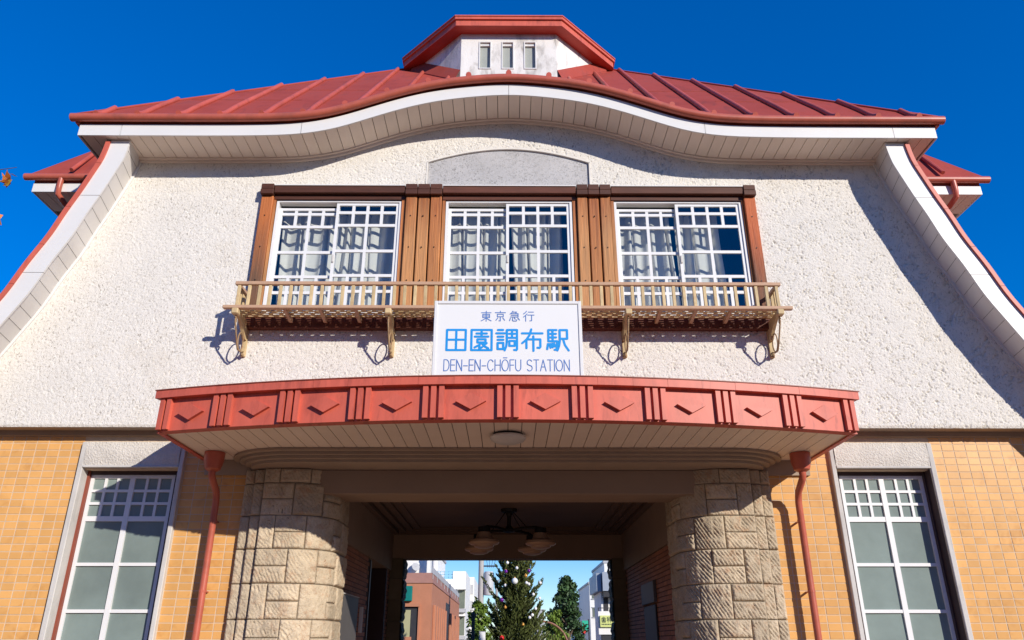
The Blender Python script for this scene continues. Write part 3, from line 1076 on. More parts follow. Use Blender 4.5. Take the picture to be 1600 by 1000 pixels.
for j in range(6):                                             # deck slats
    y0 = YB + 0.034 + 0.0605 * j
    p = MB(); p.box(-3.62, 3.62, y0, y0 + 0.031, 5.704, 5.711); p.build('deck_slat', 'balcony_tan', BA)
sp = MB(); sp.box(-0.028, 0.028, -0.0149, 0.0149, 5.7045, 5.7105)
spm = sp.mesh('spacer'); spm.materials.append(MATS['balcony_tan'])
for j in range(5):
    y = YB + 0.034 + 0.0605 * j + 0.0458
    k = 0
    x = -3.58 + (0.075 if j % 2 else 0)
    while x < 3.6:
        o = link('spacer', spm, BA); o.location = (x, y, 0)
        x += 0.142
joists = [-2.97, -2.50, -2.03, -0.9, -0.42, 0.42, 0.9, 2.03, 2.50, 2.97]
for x in joists:
    p = MB(); p.prism([(YB + 0.03, 5.689), (-0.09, 5.689), (-0.09, 5.635), (-0.16, 5.625), (YB + 0.03, 5.668)], x - 0.02, x + 0.02, 'x'); p.build('joist', 'balcony_rail', BA)
def bracket(x):
    p = MB()                                                    # plate against the wall
    p.cbox(x - 0.03, x + 0.03, -0.035, 0.01, 5.17, 5.56, 0.004)
    p.cbox(x - 0.045, x + 0.045, YB - 0.055, YB + 0.05, 5.585, 5.667, 0.012)     # shoe under the beam
    p.prism([(YB + 0.05, 5.667), (-0.03, 5.667), (-0.03, 5.40), (-0.09, 5.40), (-0.20, 5.50), (-0.34, 5.585), (YB + 0.05, 5.615)], x - 0.022, x + 0.022, 'x')
    p.build('bracket_arm', 'balcony_tan', BA)
    p = MB()
    # slender iron strut, ring and scroll
    p.tube([(x, -0.47, 5.585), (x, -0.475, 5.52), (x, -0.30, 5.25), (x, -0.245, 5.19), (x, -0.13, 5.20), (x, -0.03, 5.24)], 0.011, 6)
    c = (-0.185, 5.325)
    p.tube([(x, c[0] + 0.095 * math.cos(t), c[1] + 0.125 * math.sin(t)) for t in np.linspace(0, 2 * math.pi, 20, endpoint=False)], 0.010, 6, closed=True)
    p.tube([(x, -0.455 - 0.04 * math.cos(t) * (1 - t / 7) - 0.0, 5.55 - 0.05 * (t / 5) + 0.028 * math.sin(t) * (1 - t / 7)) for t in np.linspace(0, 5, 12)], 0.010, 6)
    p.tube([(x, -0.03, 5.19), (x, -0.055, 5.175), (x, -0.075, 5.20)], 0.018, 6)
    p.build('bracket_scroll', 'iron', BA, smooth=True)
for x in (-3.60, -1.585, 1.59, 3.60):
    bracket(x)

# ------------------------------------------------------------------ curved entrance canopy
CA = empty('entrance_canopy', parent=B)
CR = 14.9
CY = -1.78 + CR
CH = math.asin(3.98 / CR)
ZC0, ZC1 = 3.81, 4.275
def arc(th, r): return (r * math.sin(th), CY - r * math.cos(th))
def shell(p, t0, t1, r0, r1, z0, z1, n):
    for i in range(n):
        a, b = t0 + (t1 - t0) * i / n, t0 + (t1 - t0) * (i + 1) / n
        P = [arc(a, r0), arc(b, r0), arc(b, r1), arc(a, r1)]
        p.add([(*q, z0) for q in P] + [(*q, z1) for q in P],
              [(0, 1, 2, 3), (4, 7, 6, 5), (0, 4, 5, 1), (2, 6, 7, 3)] + ([(0, 3, 7, 4)] if i == 0 else []) + ([(1, 5, 6, 2)] if i == n - 1 else []))
dth = 2 * CH / 10
for k in range(10):
    t0 = -CH + dth * k
    p = MB(); shell(p, t0 + 0.0002, t0 + dth - 0.0002, CR - 0.03, CR, ZC0, ZC1 - 0.05, 5); p.build('fascia_panel', 'red_metal', CA)
    tm = t0 + dth / 2
    p = MB()
    w_, h_ = 0.165, 0.092
    zc = 4.005
    q = []
    for (du, dv) in ((-w_, 0), (0, h_), (w_, 0), (0, -h_)):
        q.append((du, dv))
    vs = []
    for r_ in (CR + 0.001, CR + 0.045):
        for (du, dv) in q:
            xy = arc(tm + du / CR, r_)
            vs.append((xy[0], xy[1], zc + dv))
    p.add(vs, [(4, 5, 6, 7), (0, 4, 7, 3), (0, 1, 5, 4), (1, 2, 6, 5), (2, 3, 7, 6)])
    p.build('diamond', 'red_metal', CA)
for k in range(11):
    t0 = -CH + dth * k
    offs = (-0.088, 0.0, 0.088)
    if k == 0: offs = (0.028, 0.116)
    if k == 10: offs = (-0.116, -0.028)
    for o_ in offs:
        t = t0 + o_ / CR
        p = MB(); shell(p, t - 0.028 / CR, t + 0.028 / CR, CR + 0.0005, CR + 0.048, ZC0 + 0.012, ZC1 - 0.088, 1); p.build('rib', 'red_metal', CA)
ns = 21
for k in range(ns):
    t0 = -CH - 0.004 + (2 * CH + 0.008) * k / ns
    t1 = -CH - 0.004 + (2 * CH + 0.008) * (k + 1) / ns
    p = MB(); shell(p, t0 + 0.00008, t1 - 0.00008, CR - 0.02, CR + 0.075 + 0.0015 * (k % 2), ZC1 - 0.088 + 0.0004 * (k % 2), ZC1, 3); p.build('cap_flashing', 'red_metal', CA)
p = MB(); shell(p, -CH - 0.0045, CH + 0.0045, CR - 0.5, CR + 0.085, ZC1 + 0.001, ZC1 + 0.012, 40); p.build('roof_edge', 'brown_jamb', CA)
# bottom lip
p = MB()
p.grid(lambda u, v: (*arc(-CH + 2 * CH * u, CR + 0.004 - 0.052 * v), ZC0 - 0.001 - 0.024 * v), 40, 1)
p.grid(lambda u, v: (*arc(-CH + 2 * CH * u, CR - 0.048), ZC0 - 0.025 + 0.03 * v), 40, 1)
p.build('bottom_lip', 'red_metal', CA)
# sides
ye = arc(CH, CR)[1]
for s in (-1, 1):
    def X(a, b): return (min(s * a, s * b), max(s * a, s * b))
    p = MB(); p.box(*X(3.95, 3.98), ye, 0.26, ZC0, ZC1 - 0.05); p.build('side_panel', 'red_metal', CA)
    p = MB(); p.box(*X(3.93, 3.99), ye, 0.26, ZC0 - 0.016, ZC0 - 0.001); p.build('side_lip', 'red_metal', CA)
    p = MB(); p.box(*X(3.94, 4.03), ye, 0.26, ZC1 - 0.085, ZC1); p.build('side_cap', 'red_metal', CA)
    p = MB(); p.box(*X(3.86, 3.945), ye + 0.05, 0.22, ZC0 + 0.008, ZC0 + 0.06); p.build('soffit_trim', 'soffit', CA)
# top sheet
p = MB()
def topf(u, v):
    th = -CH + 2 * CH * u
    a = arc(th, CR - 0.02)
    return (a[0], a[1] + (0.0 - a[1]) * v, ZC1 + 0.006 + 0.11 * v)
p.grid(topf, 30, 2)
p.build('canopy_roof', 'red_roof', CA)
# soffit boards
nbd = 50
xs = np.linspace(-3.86, 3.86, nbd + 1)
for i in range(nbd):
    a, b = xs[i] + 0.0045, xs[i + 1] - 0.0045
    def yf(x): return CY - math.sqrt((CR - 0.052) ** 2 - x * x)
    p = MB()
    ybk = 0.2
    p.add([(a, yf(a), ZC0 + 0.004), (b, yf(b), ZC0 + 0.004), (b, ybk, ZC0 + 0.004), (a, ybk, ZC0 + 0.004),
           (a, yf(a), ZC0 + 0.022), (b, yf(b), ZC0 + 0.022), (b, ybk, ZC0 + 0.022), (a, ybk, ZC0 + 0.022)],
          [(0, 3, 2, 1), (4, 5, 6, 7), (0, 1, 5, 4), (1, 2, 6, 5), (2, 3, 7, 6), (3, 0, 4, 7)])
    p.build('soffit_board', 'soffit', CA)
p = MB(); p.grid(lambda u, v: (-3.9 + 7.8 * u, (CY - math.sqrt((CR - 0.05) ** 2 - (-3.9 + 7.8 * u) ** 2)) * (1 - v) + 0.24 * v, ZC0 + 0.026), 30, 1); p.build('soffit_backing', 'soffit_dark', CA)

# domed ceiling light under the canopy
L = empty('ceiling_light', (0, -1.13, ZC0 + 0.002))
p = MB(); p.lathe([(0, 0.0), (0.175, 0.0), (0.175, -0.045), (0.0, -0.045)], 28); p.build('base_ring', 'black_iron', L)
p = MB(); p.lathe([(0.0, -0.03), (0.205, -0.03), (0.21, -0.048), (0.19, -0.072), (0.13, -0.098), (0.06, -0.11), (0, -0.113)], 32); p.build('dome', 'light_dome', L, smooth=40)
tag(L, 'round domed ceiling light with dark base under the red canopy', 'ceiling light')

# ------------------------------------------------------------------ cornice, beam, stone piers
def front_path(off):
    """plan of the curved bay front, from the left wall round to the right wall"""
    pts = []
    a, b = 0.78, 0.62
    for t in np.linspace(0, math.pi / 2, 14):
        pts.append((-(2.72 + (a + off) * math.cos(t)), 0.18 - (b + off) * math.sin(t)))
    left = pts
    return left + [(-x, y) for (x, y) in left[::-1]]
CO = empty('cornice', parent=B)
for (off, z0, z1) in ((0.06, 3.781, 3.809), (-0.02, 3.748, 3.7805), (-0.09, 3.712, 3.7475), (-0.17, 3.68, 3.7115)):
    P_ = front_path(off)
    p = MB(); p.prism(P_ + [(P_[-1][0], 0.26), (P_[0][0], 0.26)], z0, z1, 'z'); p.build('cornice_step', 'cornice', CO)
# wall strip behind the canopy beside the cornice
for s in (-1, 1):
    p = MB(); p.box(min(s * 3.2, s * 3.96), max(s * 3.2, s * 3.96), 0.215, 0.262, 3.62, 3.83); p.build('frieze_board', 'cornice', CO)
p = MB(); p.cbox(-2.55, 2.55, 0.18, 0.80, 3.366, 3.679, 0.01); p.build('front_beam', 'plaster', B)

courses = [3.679, 3.49, 3.083, 2.676, 2.269, 1.862, 1.455, 1.048, 0.641, 0.234, 0.03]
PL1, PR = 0.37, 0.55
PL2 = PL1 + PR * math.pi / 2
PL3 = PL2 + 0.52
def ppath(s_):
    """main pier face: flat front, rounded inner corner, then back along the passage; returns x,y,nx,ny"""
    if s_ <= PL1: return (-3.12 + s_, 0.05, 0, -1)
    if s_ <= PL2:
        t = (s_ - PL1) / PR
        return (-2.75 + PR * math.sin(t), 0.60 - PR * math.cos(t), math.sin(t), -math.cos(t))
    return (-2.20, 0.60 + s_ - PL2, 1, 0)
def block_mesh(pathf, s0, s1, z0, z1, sgn, chis, ang, seed):
    gx = 0.012
    nu = max(3, int((s1 - s0) / gx))
    nv = max(3, int((z1 - z0) / gx))
    U, Vv = np.meshgrid(np.linspace(0, 1, nu + 1), np.linspace(0, 1, nv + 1), indexing='ij')
    s_ = s0 + (s1 - s0) * U
    z_ = z0 + (z1 - z0) * Vv
    ox = seed * 3.17 % 40
    warp = 0.014 * vnoise(s_ + ox, z_ + ox, 9, seed) + 0.005 * vnoise(s_ + ox, z_, 28, seed + 3)
    ph = ((s_ + warp) * math.cos(ang) + (z_ + warp) * math.sin(ang)) / 0.037
    fr = ph - np.floor(ph)
    groove = -np.exp(-((fr - 0.5) / 0.22) ** 2)
    brk = np.clip(0.75 + 1.1 * vnoise(s_ + 2 * ox, z_ + 7, 14, seed + 5), 0, 1)
    d = chis * 0.021 * groove * brk + 0.006 * vnoise(s_ + ox, z_ + 3, 34, seed + 9) + 0.008 * vnoise(s_, z_ + ox, 7, seed + 11) + 0.012 * ((seed * 7) % 5 - 2) / 2
    eu = np.minimum(s_ - s0, s1 - s_)
    ev = np.minimum(z_ - z0, z1 - z_)
    e = np.minimum(eu, ev)
    edge = np.clip(e / 0.022, 0, 1)
    d = d * edge - 0.022 * (1 - edge) ** 1.5
    pts = np.array([pathf(t) for t in s_[:, 0]])
    Xp = pts[:, 0][:, None] + pts[:, 2][:, None] * d
    Yp = pts[:, 1][:, None] + pts[:, 3][:, None] * d
    V = np.stack([sgn * -Xp if sgn > 0 else Xp, Yp, z_], -1)
    # sides
    inn = np.stack([(pts[:, 0] - pts[:, 2] * 0.07), (pts[:, 1] - pts[:, 3] * 0.07)], -1)
    ix = -inn[:, 0] if sgn > 0 else inn[:, 0]
    nV = V.reshape(-1, 3)
    nz = nv + 1
    Q = []
    I, J = np.meshgrid(np.arange(nu), np.arange(nv), indexing='ij')
    b = I * nz + J
    Q = np.stack([b, b + nz, b + nz + 1, b + 1], -1).reshape(-1, 4)
    extra = []
    eq = []
    k = len(nV)
    for (jj, zz) in ((0, z0), (nv, z1)):
        base = k + len(extra)
        for i in range(nu + 1):
            extra.append((ix[i], inn[i, 1], zz))
        for i in range(nu):
            eq.append((i * nz + jj, (i + 1) * nz + jj, base + i + 1, base + i))
    for (ii) in (0, nu):
        base = k + len(extra)
        for j in range(nv + 1):
            extra.append((ix[ii], inn[ii, 1], z_[0, j]))
        for j in range(nv):
            eq.append((ii * nz + j, ii * nz + j + 1, base + j + 1, base + j))
    V2 = np.concatenate([nV, np.array(extra)])
    Q2 = np.concatenate([Q, np.array(eq)])
    if sgn < 0:
        pass
    me = np_mesh('stone_block', V2, Q2, 'stone', smooth=True)
    bm = bmesh.new()
    bm.from_mesh(me)
    bmesh.ops.recalc_face_normals(bm, faces=bm.faces)
    bm.to_mesh(me)
    bm.free()
    return me
seedc = 0
for sgn in (-1, 1):
    SP = empty('stone_pier', parent=B)
    # mortar core
    core = [(-3.385, 0.40), (-3.385, 0.20), (-3.265, 0.20), (-3.265, 0.15), (-3.13, 0.15), (-3.13, 0.10)]
    for t in np.linspace(0.06, PL3, 22):
        x, y, nx_, ny_ = ppath(t)
        core.append((x - nx_ * 0.03, y - ny_ * 0.03))
    core.append((-2.4, 1.1)); core.append((-3.385, 1.1))
    if sgn > 0: core = [(-x, y) for (x, y) in core]
    p = MB(); p.prism(core, 0.0, 3.678, 'z'); p.build('pier_core', 'stone_core', SP)
    for ci, (zt, zb) in enumerate(zip(courses[:-1], courses[1:])):
        gz = 0.005
        # narrow stepped strips on the outer side
        for (xa, xb, yy) in ((-3.40, -3.268, 0.165), (-3.26, -3.128, 0.112)):
            seedc += 1
            me = block_mesh(lambda t, yy=yy, xa=xa: (xa + t, yy, 0, -1), 0.0, xb - xa, zb + gz, zt - gz, sgn, 0.8 if sgn < 0 else 1.0, 0.62 if sgn < 0 else -0.62, seedc)
            link('stone_block', me, SP)
        if (ci + (sgn > 0)) % 2 == 0:
            cells = [(0, 0.20, 0), (0.20, 0.60, 1), (0.60, 1.02, 0), (1.02, 1.36, 1), (1.36, PL3, 0)]
        else:
            cells = [(0, 0.40, 1), (0.40, 0.80, 0), (0.80, 1.18, 1), (1.18, PL3, 0)]
        for (s0, s1, pair) in cells:
            sm = 1.1 if sgn > 0 else (0.95 if s0 < 0.5 else 0.4)
            hs_ = [(zb, (zb + zt) / 2), ((zb + zt) / 2, zt)] if pair and zt - zb > 0.25 else [(zb, zt)]
            for (q0, q1) in hs_:
                seedc += 1
                link('stone_block', block_mesh(ppath, s0 + gz, s1 - gz, q0 + gz, q1 - gz, sgn, sm * rng.uniform(0.8, 1.1), rng.uniform(0.5, 0.75) * -sgn, seedc), SP)

# ------------------------------------------------------------------ tiled ground-floor walls and their windows
def tile_wall(sgn):
    TW = empty('tiled_wall', parent=B)
    def X(a, b): return (min(sgn * a, sgn * b), max(sgn * a, sgn * b))
    p = MB()
    p.box(*X(5.60, 7.4), 0.2625, 0.45, 0.03, 4.15)
    p.box(*X(3.1, 4.28), 0.2625, 0.45, 0.03, 4.15)
    p.box(*X(4.28, 5.60), 0.2625, 0.45, 3.70, 4.15)
    p.box(*X(4.28, 5.60), 0.2625, 0.45, 0.03, 0.5)
    p.build('grout_bed', 'grout', TW)
    return TW
TP, TH = 0.1585, 0.0925
tb = bmesh.new()
bmesh.ops.create_cube(tb, size=1.0)
for v in tb.verts:
    v.co.x *= TP - 0.011; v.co.y *= 0.014; v.co.z *= TH - 0.010
bmesh.ops.bevel(tb, geom=[e for e in tb.edges], offset=0.0025, segments=1, affect='EDGES')
tmesh = bpy.data.meshes.new('tile')
tb.to_mesh(tmesh); tb.free()
tmesh.materials.append(MATS['tile'])
FC = 1180.0
def screen(x, y, z):
    P_, Yw = R(23.17), R(0.312)
    v = Vector((x, y + 9.65, z - 1.6))
    fw = Vector((math.sin(Yw) * math.cos(P_), math.cos(Yw) * math.cos(P_), math.sin(P_)))
    rt = Vector((math.cos(Yw), -math.sin(Yw), 0))
    up = rt.cross(fw)
    c = v.dot(fw)
    return 800 + FC * v.dot(rt) / c, 500 - FC * v.dot(up) / c
tcount = 0
for sgn in (-1, 1):
    TW = tile_wall(sgn)
    rest = MB()
    for (xa, xb) in ((5.625, 7.36), (3.40, 4.245)):
        nrow = int((4.14 - 0.06) / TH)
        ncol = int(round((xb - xa) / TP))
        tp = TP if xa > 5 else (xb - xa) / ncol
        for r_ in range(nrow):
            zc = 4.138 - TH * (r_ + 0.5)
            for c_ in range(ncol):
                xc = sgn * (xa + tp * (c_ + 0.5))
                dep = 0.266 + rng.uniform(-0.0012, 0.0012)
                sx, sy = screen(xc, 0.26, zc)
                inside = -8 < sx < 1608 and sy < 1005
                if xa > 5 and inside and tcount < 300:
                    o = link('tile', tmesh, TW)
                    o.location = (xc, dep, zc)
                    o.rotation_euler = (rng.uniform(-0.004, 0.004), 0, rng.uniform(-0.004, 0.004))
                    tcount += 1
                else:
                    hw, hh = tp / 2 - 0.0055, TH / 2 - 0.005
                    rest.cbox(xc - hw, xc + hw, dep - 0.007, dep + 0.006, zc - hh, zc + hh, 0.0025)
    o = rest.build('tile_field', 'tile', TW, fix=True)
    o['kind'] = 'stuff'

def lower_window(sgn):
    WN = empty('window', parent=B)
    def X(a, b): return (min(sgn * a, sgn * b), max(sgn * a, sgn * b))
    # stone surround
    p = MB(); p.cbox(*X(5.555, 5.625), 0.20, 0.40, 0.45, 4.05, 0.008); p.build('jamb', 'trim_stone', WN)
    p = MB(); p.cbox(*X(4.25, 4.31), 0.20, 0.40, 0.45, 4.05, 0.008); p.build('jamb', 'trim_stone', WN)
    p = MB()
    def hf(u, v):
        x = 4.312 + (5.553 - 4.312) * u
        bow = 0.018 * math.sin(math.pi * v)
        return (sgn * x, 0.205 - bow + 0.02 * (1 - math.sin(math.pi * u)) * 0, 3.742 + 0.31 * v)
    p.grid(hf, 20, 8)
    p.box(*X(4.312, 5.553), 0.215, 0.40, 3.743, 4.049)
    p.build('header', 'header_stone', WN)
    p = MB(); p.cbox(*X(4.312, 5.553), 0.19, 0.40, 3.712, 3.739, 0.004); p.build('drip_mould', 'trim_stone', WN)
    p = MB(); p.cbox(*X(4.2, 5.68), 0.12, 0.42, 0.38, 0.45, 0.01); p.build('sill', 'trim_stone', WN)
    # brown jamb and dark head
    p = MB(); p.box(*X(5.522, 5.553), 0.355, 0.43, 0.45, 3.71); p.build('jamb_lining', 'brown_jamb' if sgn < 0 else 'dark_frame', WN)  # brown strip; on the right window darkened for its shaded side
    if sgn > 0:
        p = MB(); p.box(5.543, 5.554, 0.212, 0.354, 0.45, 3.71); p.build('reveal_shade', 'dark_frame', WN)  # dark sheet putting the shade of this reveal into colour
    p = MB(); p.box(*X(4.312, 4.40), 0.38, 0.43, 0.45, 3.71); p.build('jamb_lining', 'dark_frame', WN)  # dark strip standing for the shadowed gap beside the frame
    p = MB(); p.box(*X(4.401, 5.521), 0.375, 0.43, 3.655, 3.71); p.build('head_lining', 'dark_frame', WN)
    x0, x1 = 4.405, 5.52
    y = 0.40
    zT, zB = 3.652, 0.452
    xm = (x0 + x1) / 2
    p = MB()
    p.box(*X(x0, x0 + 0.045), y, y + 0.04, zB, zT)
    p.box(*X(x1 - 0.045, x1), y, y + 0.04, zB, zT)
    p.box(*X(x0 + 0.045, x1 - 0.045), y, y + 0.04, zT - 0.045, zT)
    p.box(*X(x0 + 0.045, x1 - 0.045), y, y + 0.04, zB, zB + 0.06)
    p.build('frame', 'white_sash', WN)
    p = MB(); p.box(*X(xm - 0.033, xm + 0.033), y - 0.004, y + 0.036, zB + 0.06, zT - 0.045); p.build('mullion', 'white_sash', WN)
    hb = [3.085, 2.52, 1.965, 1.41, 0.86]
    p = MB()
    for k, z in enumerate(hb):
        h = 0.032 if k == 0 else 0.020
        for (a, b) in ((x0 + 0.045, xm - 0.033), (xm + 0.033, x1 - 0.045)):
            p.box(*X(a, b), y + 0.001, y + 0.034, z - h, z + h)
    p.build('glazing_bars', 'white_sash', WN)
    zz = np.linspace(3.117, zT - 0.045, 4)
    p = MB()
    for (a, b) in ((x0 + 0.045, xm - 0.033), (xm + 0.033, x1 - 0.045)):
        for z in zz[1:-1]:
            p.box(*X(a, b), y + 0.002, y + 0.03, z - 0.017, z + 0.017)
        for c in (1, 2):
            xx_ = a + (b - a) * c / 3
            for r_ in range(3):
                p.box(*X(xx_ - 0.017, xx_ + 0.017), y + 0.003, y + 0.029, zz[r_] + (0.017 if r_ else 0), zz[r_ + 1] - (0.017 if r_ < 2 else 0))
    p.build('muntins', 'white_sash', WN)
    for (a, b) in ((x0 + 0.045, xm - 0.033), (xm + 0.033, x1 - 0.045)):
        for r_ in range(3):
            for c in range(3):
                p = MB(); p.box(*X(a + (b - a) * c / 3 + 0.017 * (c > 0), a + (b - a) * (c + 1) / 3 - 0.017 * (c < 2)), y + 0.022, y + 0.028, zz[r_] + 0.017 * (r_ > 0), zz[r_ + 1] - 0.017 * (r_ < 2))
                p.build('pane', 'frosted', WN)
        zl = [3.053] + hb[1:] + [zB + 0.06]
        for k in range(5):
            z0_, z1_ = zl[k + 1] + (0.02 if k < 4 else 0), zl[k] - (0.02 if k else 0)
            t1, t2 = rng.uniform(-0.004, 0.004), rng.uniform(-0.004, 0.004)
            p = MB(); p.box(*X(a, b), y + 0.022, y + 0.028, z0_, z1_)
            p.v = [(q[0], q[1] + (t1 if q[2] > (z0_ + z1_) / 2 else -t1) + (t2 if abs(q[0]) > (a + b) / 2 else -t2), q[2]) for q in p.v]
            p.build('pane', 'frosted', WN)
lower_window(-1)
lower_window(1)

# side and rear walls of the body so that nothing is hollow
p = MB()
for s in (-1, 1):
    p.box(min(s * 7.2, s * 7.38), max(s * 7.2, s * 7.38), 0.46, 7.3, 0.03, 4.2)
    p.box(min(s * 2.75, s * 7.38), max(s * 2.75, s * 7.38), 7.3, 7.45, 0.03, 4.2)
    p.box(min(s * 2.75, s * 5.6), max(s * 2.75, s * 5.6), 7.3, 7.45, 4.2, 8.37)
    p.box(min(s * 5.45, s * 5.6), max(s * 5.45, s * 5.6), 0.3, 7.3, 4.2, 8.36)
p.box(-2.75, 2.75, 7.3, 7.45, 3.78, 8.37)
p.box(-7.2, 7.2, 0.46, 7.3, 3.95, 4.1)
p.build('body_walls', 'stucco_edge', B)

# ------------------------------------------------------------------ downpipes from the canopy
for s in (-1, 1):
    D = empty('downpipe', parent=B)
    hx, hy = s * 3.69, -0.22
    p = MB()
    p.lathe([(0, 3.808), (0.125, 3.808), (0.122, 3.70), (0.095, 3.60), (0.055, 3.575), (0, 3.575)], 20, (hx, hy, 0))
    p.build('hopper', 'red_gutter', D, smooth=40)
    p = MB()
    pts = [(hx, hy, 3.60), (hx, hy, 3.53), (hx, hy + 0.04, 3.485), (hx + s * 0.005, hy + 0.24, 3.37), (hx + s * 0.01, 0.06, 3.31), (hx + s * 0.012, 0.085, 3.24), (hx + s * 0.012, 0.09, 2.3), (hx + s * 0.012, 0.09, 0.03)]
    p.tube(pts, 0.043, 12)
    p.build('pipe', 'red_gutter', D, smooth=40)
    for z in (3.02, 2.18, 1.3, 0.5):
        p = MB()
        p.tube([(hx + s * 0.012, 0.09, z - 0.012), (hx + s * 0.012, 0.09, z + 0.012)], 0.0465, 12)
        p.box(hx + s * 0.012 - 0.012, hx + s * 0.012 + 0.012, 0.14, 0.262, z - 0.008, z + 0.008)
        p.build('pipe_clip', 'red_gutter', D)

# ------------------------------------------------------------------ passage through the building
brick_m = MB(); brick_m.cbox(0, 0.012, -0.112, 0.112, -0.0275, 0.0275, 0.002)
brick_me = brick_m.mesh('brick'); brick_me.materials.append(MATS['brick'])
for s in (-1, 1):
    PW = empty('passage_wall', parent=B)
    X0 = 2.3
    def X(a, b): return (min(s * a, s * b), max(s * a, s * b))
    segs = [(1.0, 3.6), (5.45, 5.95)] if s < 0 else [(1.0, 5.95)]
    for (a, b) in segs:
        p = MB(); p.box(*X(X0 + 0.012, X0 + 0.3), a, b, 0.03, 2.905); p.build('mortar_bed', 'mortar', PW)
    p = MB(); p.box(*X(X0 - 0.03, X0 + 0.3), 0.82, 5.95, 2.907, 3.66); p.build('plaster_band', 'plaster', PW)
    if s < 0:
        p = MB(); p.box(*X(X0 + 0.6, X0 + 0.7), 3.5, 5.55, 0.03, 2.9); p.build('doorway_back', 'bg_dark', PW)
        p = MB(); p.box(*X(X0 - 0.01, X0 + 0.3), 3.6, 3.68, 0.03, 2.89); p.build('door_jamb', 'dark_frame', PW)
        p = MB(); p.box(*X(X0 - 0.01, X0 + 0.3), 5.37, 5.45, 0.03, 2.89); p.build('door_jamb', 'dark_frame', PW)
        p = MB(); p.cbox(*X(X0 - 0.06, X0 - 0.02), 1.15, 2.45, 0.9, 2.22, 0.006); p.build('notice_board', 'board_grey', PW)
        p = MB(); p.box(*X(X0 - 0.07, X0 - 0.012), 1.13, 2.47, 2.222, 2.235); p.build('board_trim', 'trim_stone', PW)
        p = MB(); p.cbox(*X(X0 - 0.05, X0 - 0.0), 2.9, 2.98, 1.75, 2.12, 0.004); p.build('wall_intercom', 'trim_stone', PW)
    else:
        p = MB(); p.cbox(*X(X0 - 0.05, X0), 2.7, 3.85, 2.18, 2.50, 0.006); p.build('wall_box', 'board_grey', PW)
        p = MB(); p.cbox(*X(X0 - 0.03, X0), 2.75, 3.8, 0.03, 2.15, 0.006); p.build('metal_door', 'bg_dark', PW)
    rest = MB()
    cnt = 0
    row = 0
    z = 2.905 - 0.0335
    while z > 0.06:
        for (a, b) in segs:
            y = a + (0.06 if row % 2 else 0.175)
            while y < b - 0.12:
                if cnt < 150 and z > 1.62 and y < 3.3:
                    o = link('brick', brick_me, PW)
                    o.location = (s * X0 - (0.0 if s > 0 else 0.012), y + 0.0, z)
                    cnt += 1
                else:
                    xa, xb = (s * X0, s * X0 + 0.012) if s > 0 else (s * X0 - 0.012, s * X0)
                    rest.cbox(xa, xb, y - 0.112, y + 0.112, z - 0.0275, z + 0.0275, 0.002)
                y += 0.234
        z -= 0.067
        row += 1
    o = rest.build('brick_field', 'brick', PW)
    o['kind'] = 'stuff'
    # rear stone pier, rough blocks
    RP = empty('rear_pier', parent=B)
    z = 0.03
    k = 0
    while z < 3.1:
        h = 0.39
        for j in range(1):
            bulge = rng.uniform(0.0, 0.02)
            p = MB()
            def rf(u, v, z=z, bulge=bulge):
                r_ = 0.035 * (1 - (2 * v - 1) ** 4) + bulge + 0.012 * math.sin(17 * v + k) * math.sin(math.pi * v)
                yv = 5.9 + 0.42 * u
                return (s * (2.06 - r_), yv, z + 0.004 + (h - 0.008) * v)
            p.grid(rf, 3, 12)
            p.box(*X(2.06, 2.33), 5.9, 6.32, z + 0.004, z + h - 0.004)
            p.build('stone_block', 'stone_shaded', RP)
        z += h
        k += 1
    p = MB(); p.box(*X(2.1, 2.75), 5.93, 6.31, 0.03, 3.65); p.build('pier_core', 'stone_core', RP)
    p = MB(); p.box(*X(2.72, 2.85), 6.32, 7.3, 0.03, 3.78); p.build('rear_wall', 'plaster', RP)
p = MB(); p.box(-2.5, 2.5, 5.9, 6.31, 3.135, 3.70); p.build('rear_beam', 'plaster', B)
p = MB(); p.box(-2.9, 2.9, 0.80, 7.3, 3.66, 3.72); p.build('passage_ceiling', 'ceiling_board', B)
CT = empty('ceiling_trim', parent=B)
for (o_, d_) in ((0.0, 0.07), (0.16, 0.05), (0.32, 0.04), (0.48, 0.03)):
    xa, ya, yb = 2.26 - o_, 0.81 + o_, 5.89 - o_
    for (x0, x1, y0, y1) in ((-xa, -xa + 0.1, ya, yb), (xa - 0.1, xa, ya, yb), (-xa + 0.1, xa - 0.1, ya, ya + 0.1), (-xa + 0.1, xa - 0.1, yb - 0.1, yb)):
        p = MB(); p.box(x0, x1, y0, y1, 3.66 - d_, 3.659); p.build('trim_strip', 'ceiling_board', CT)

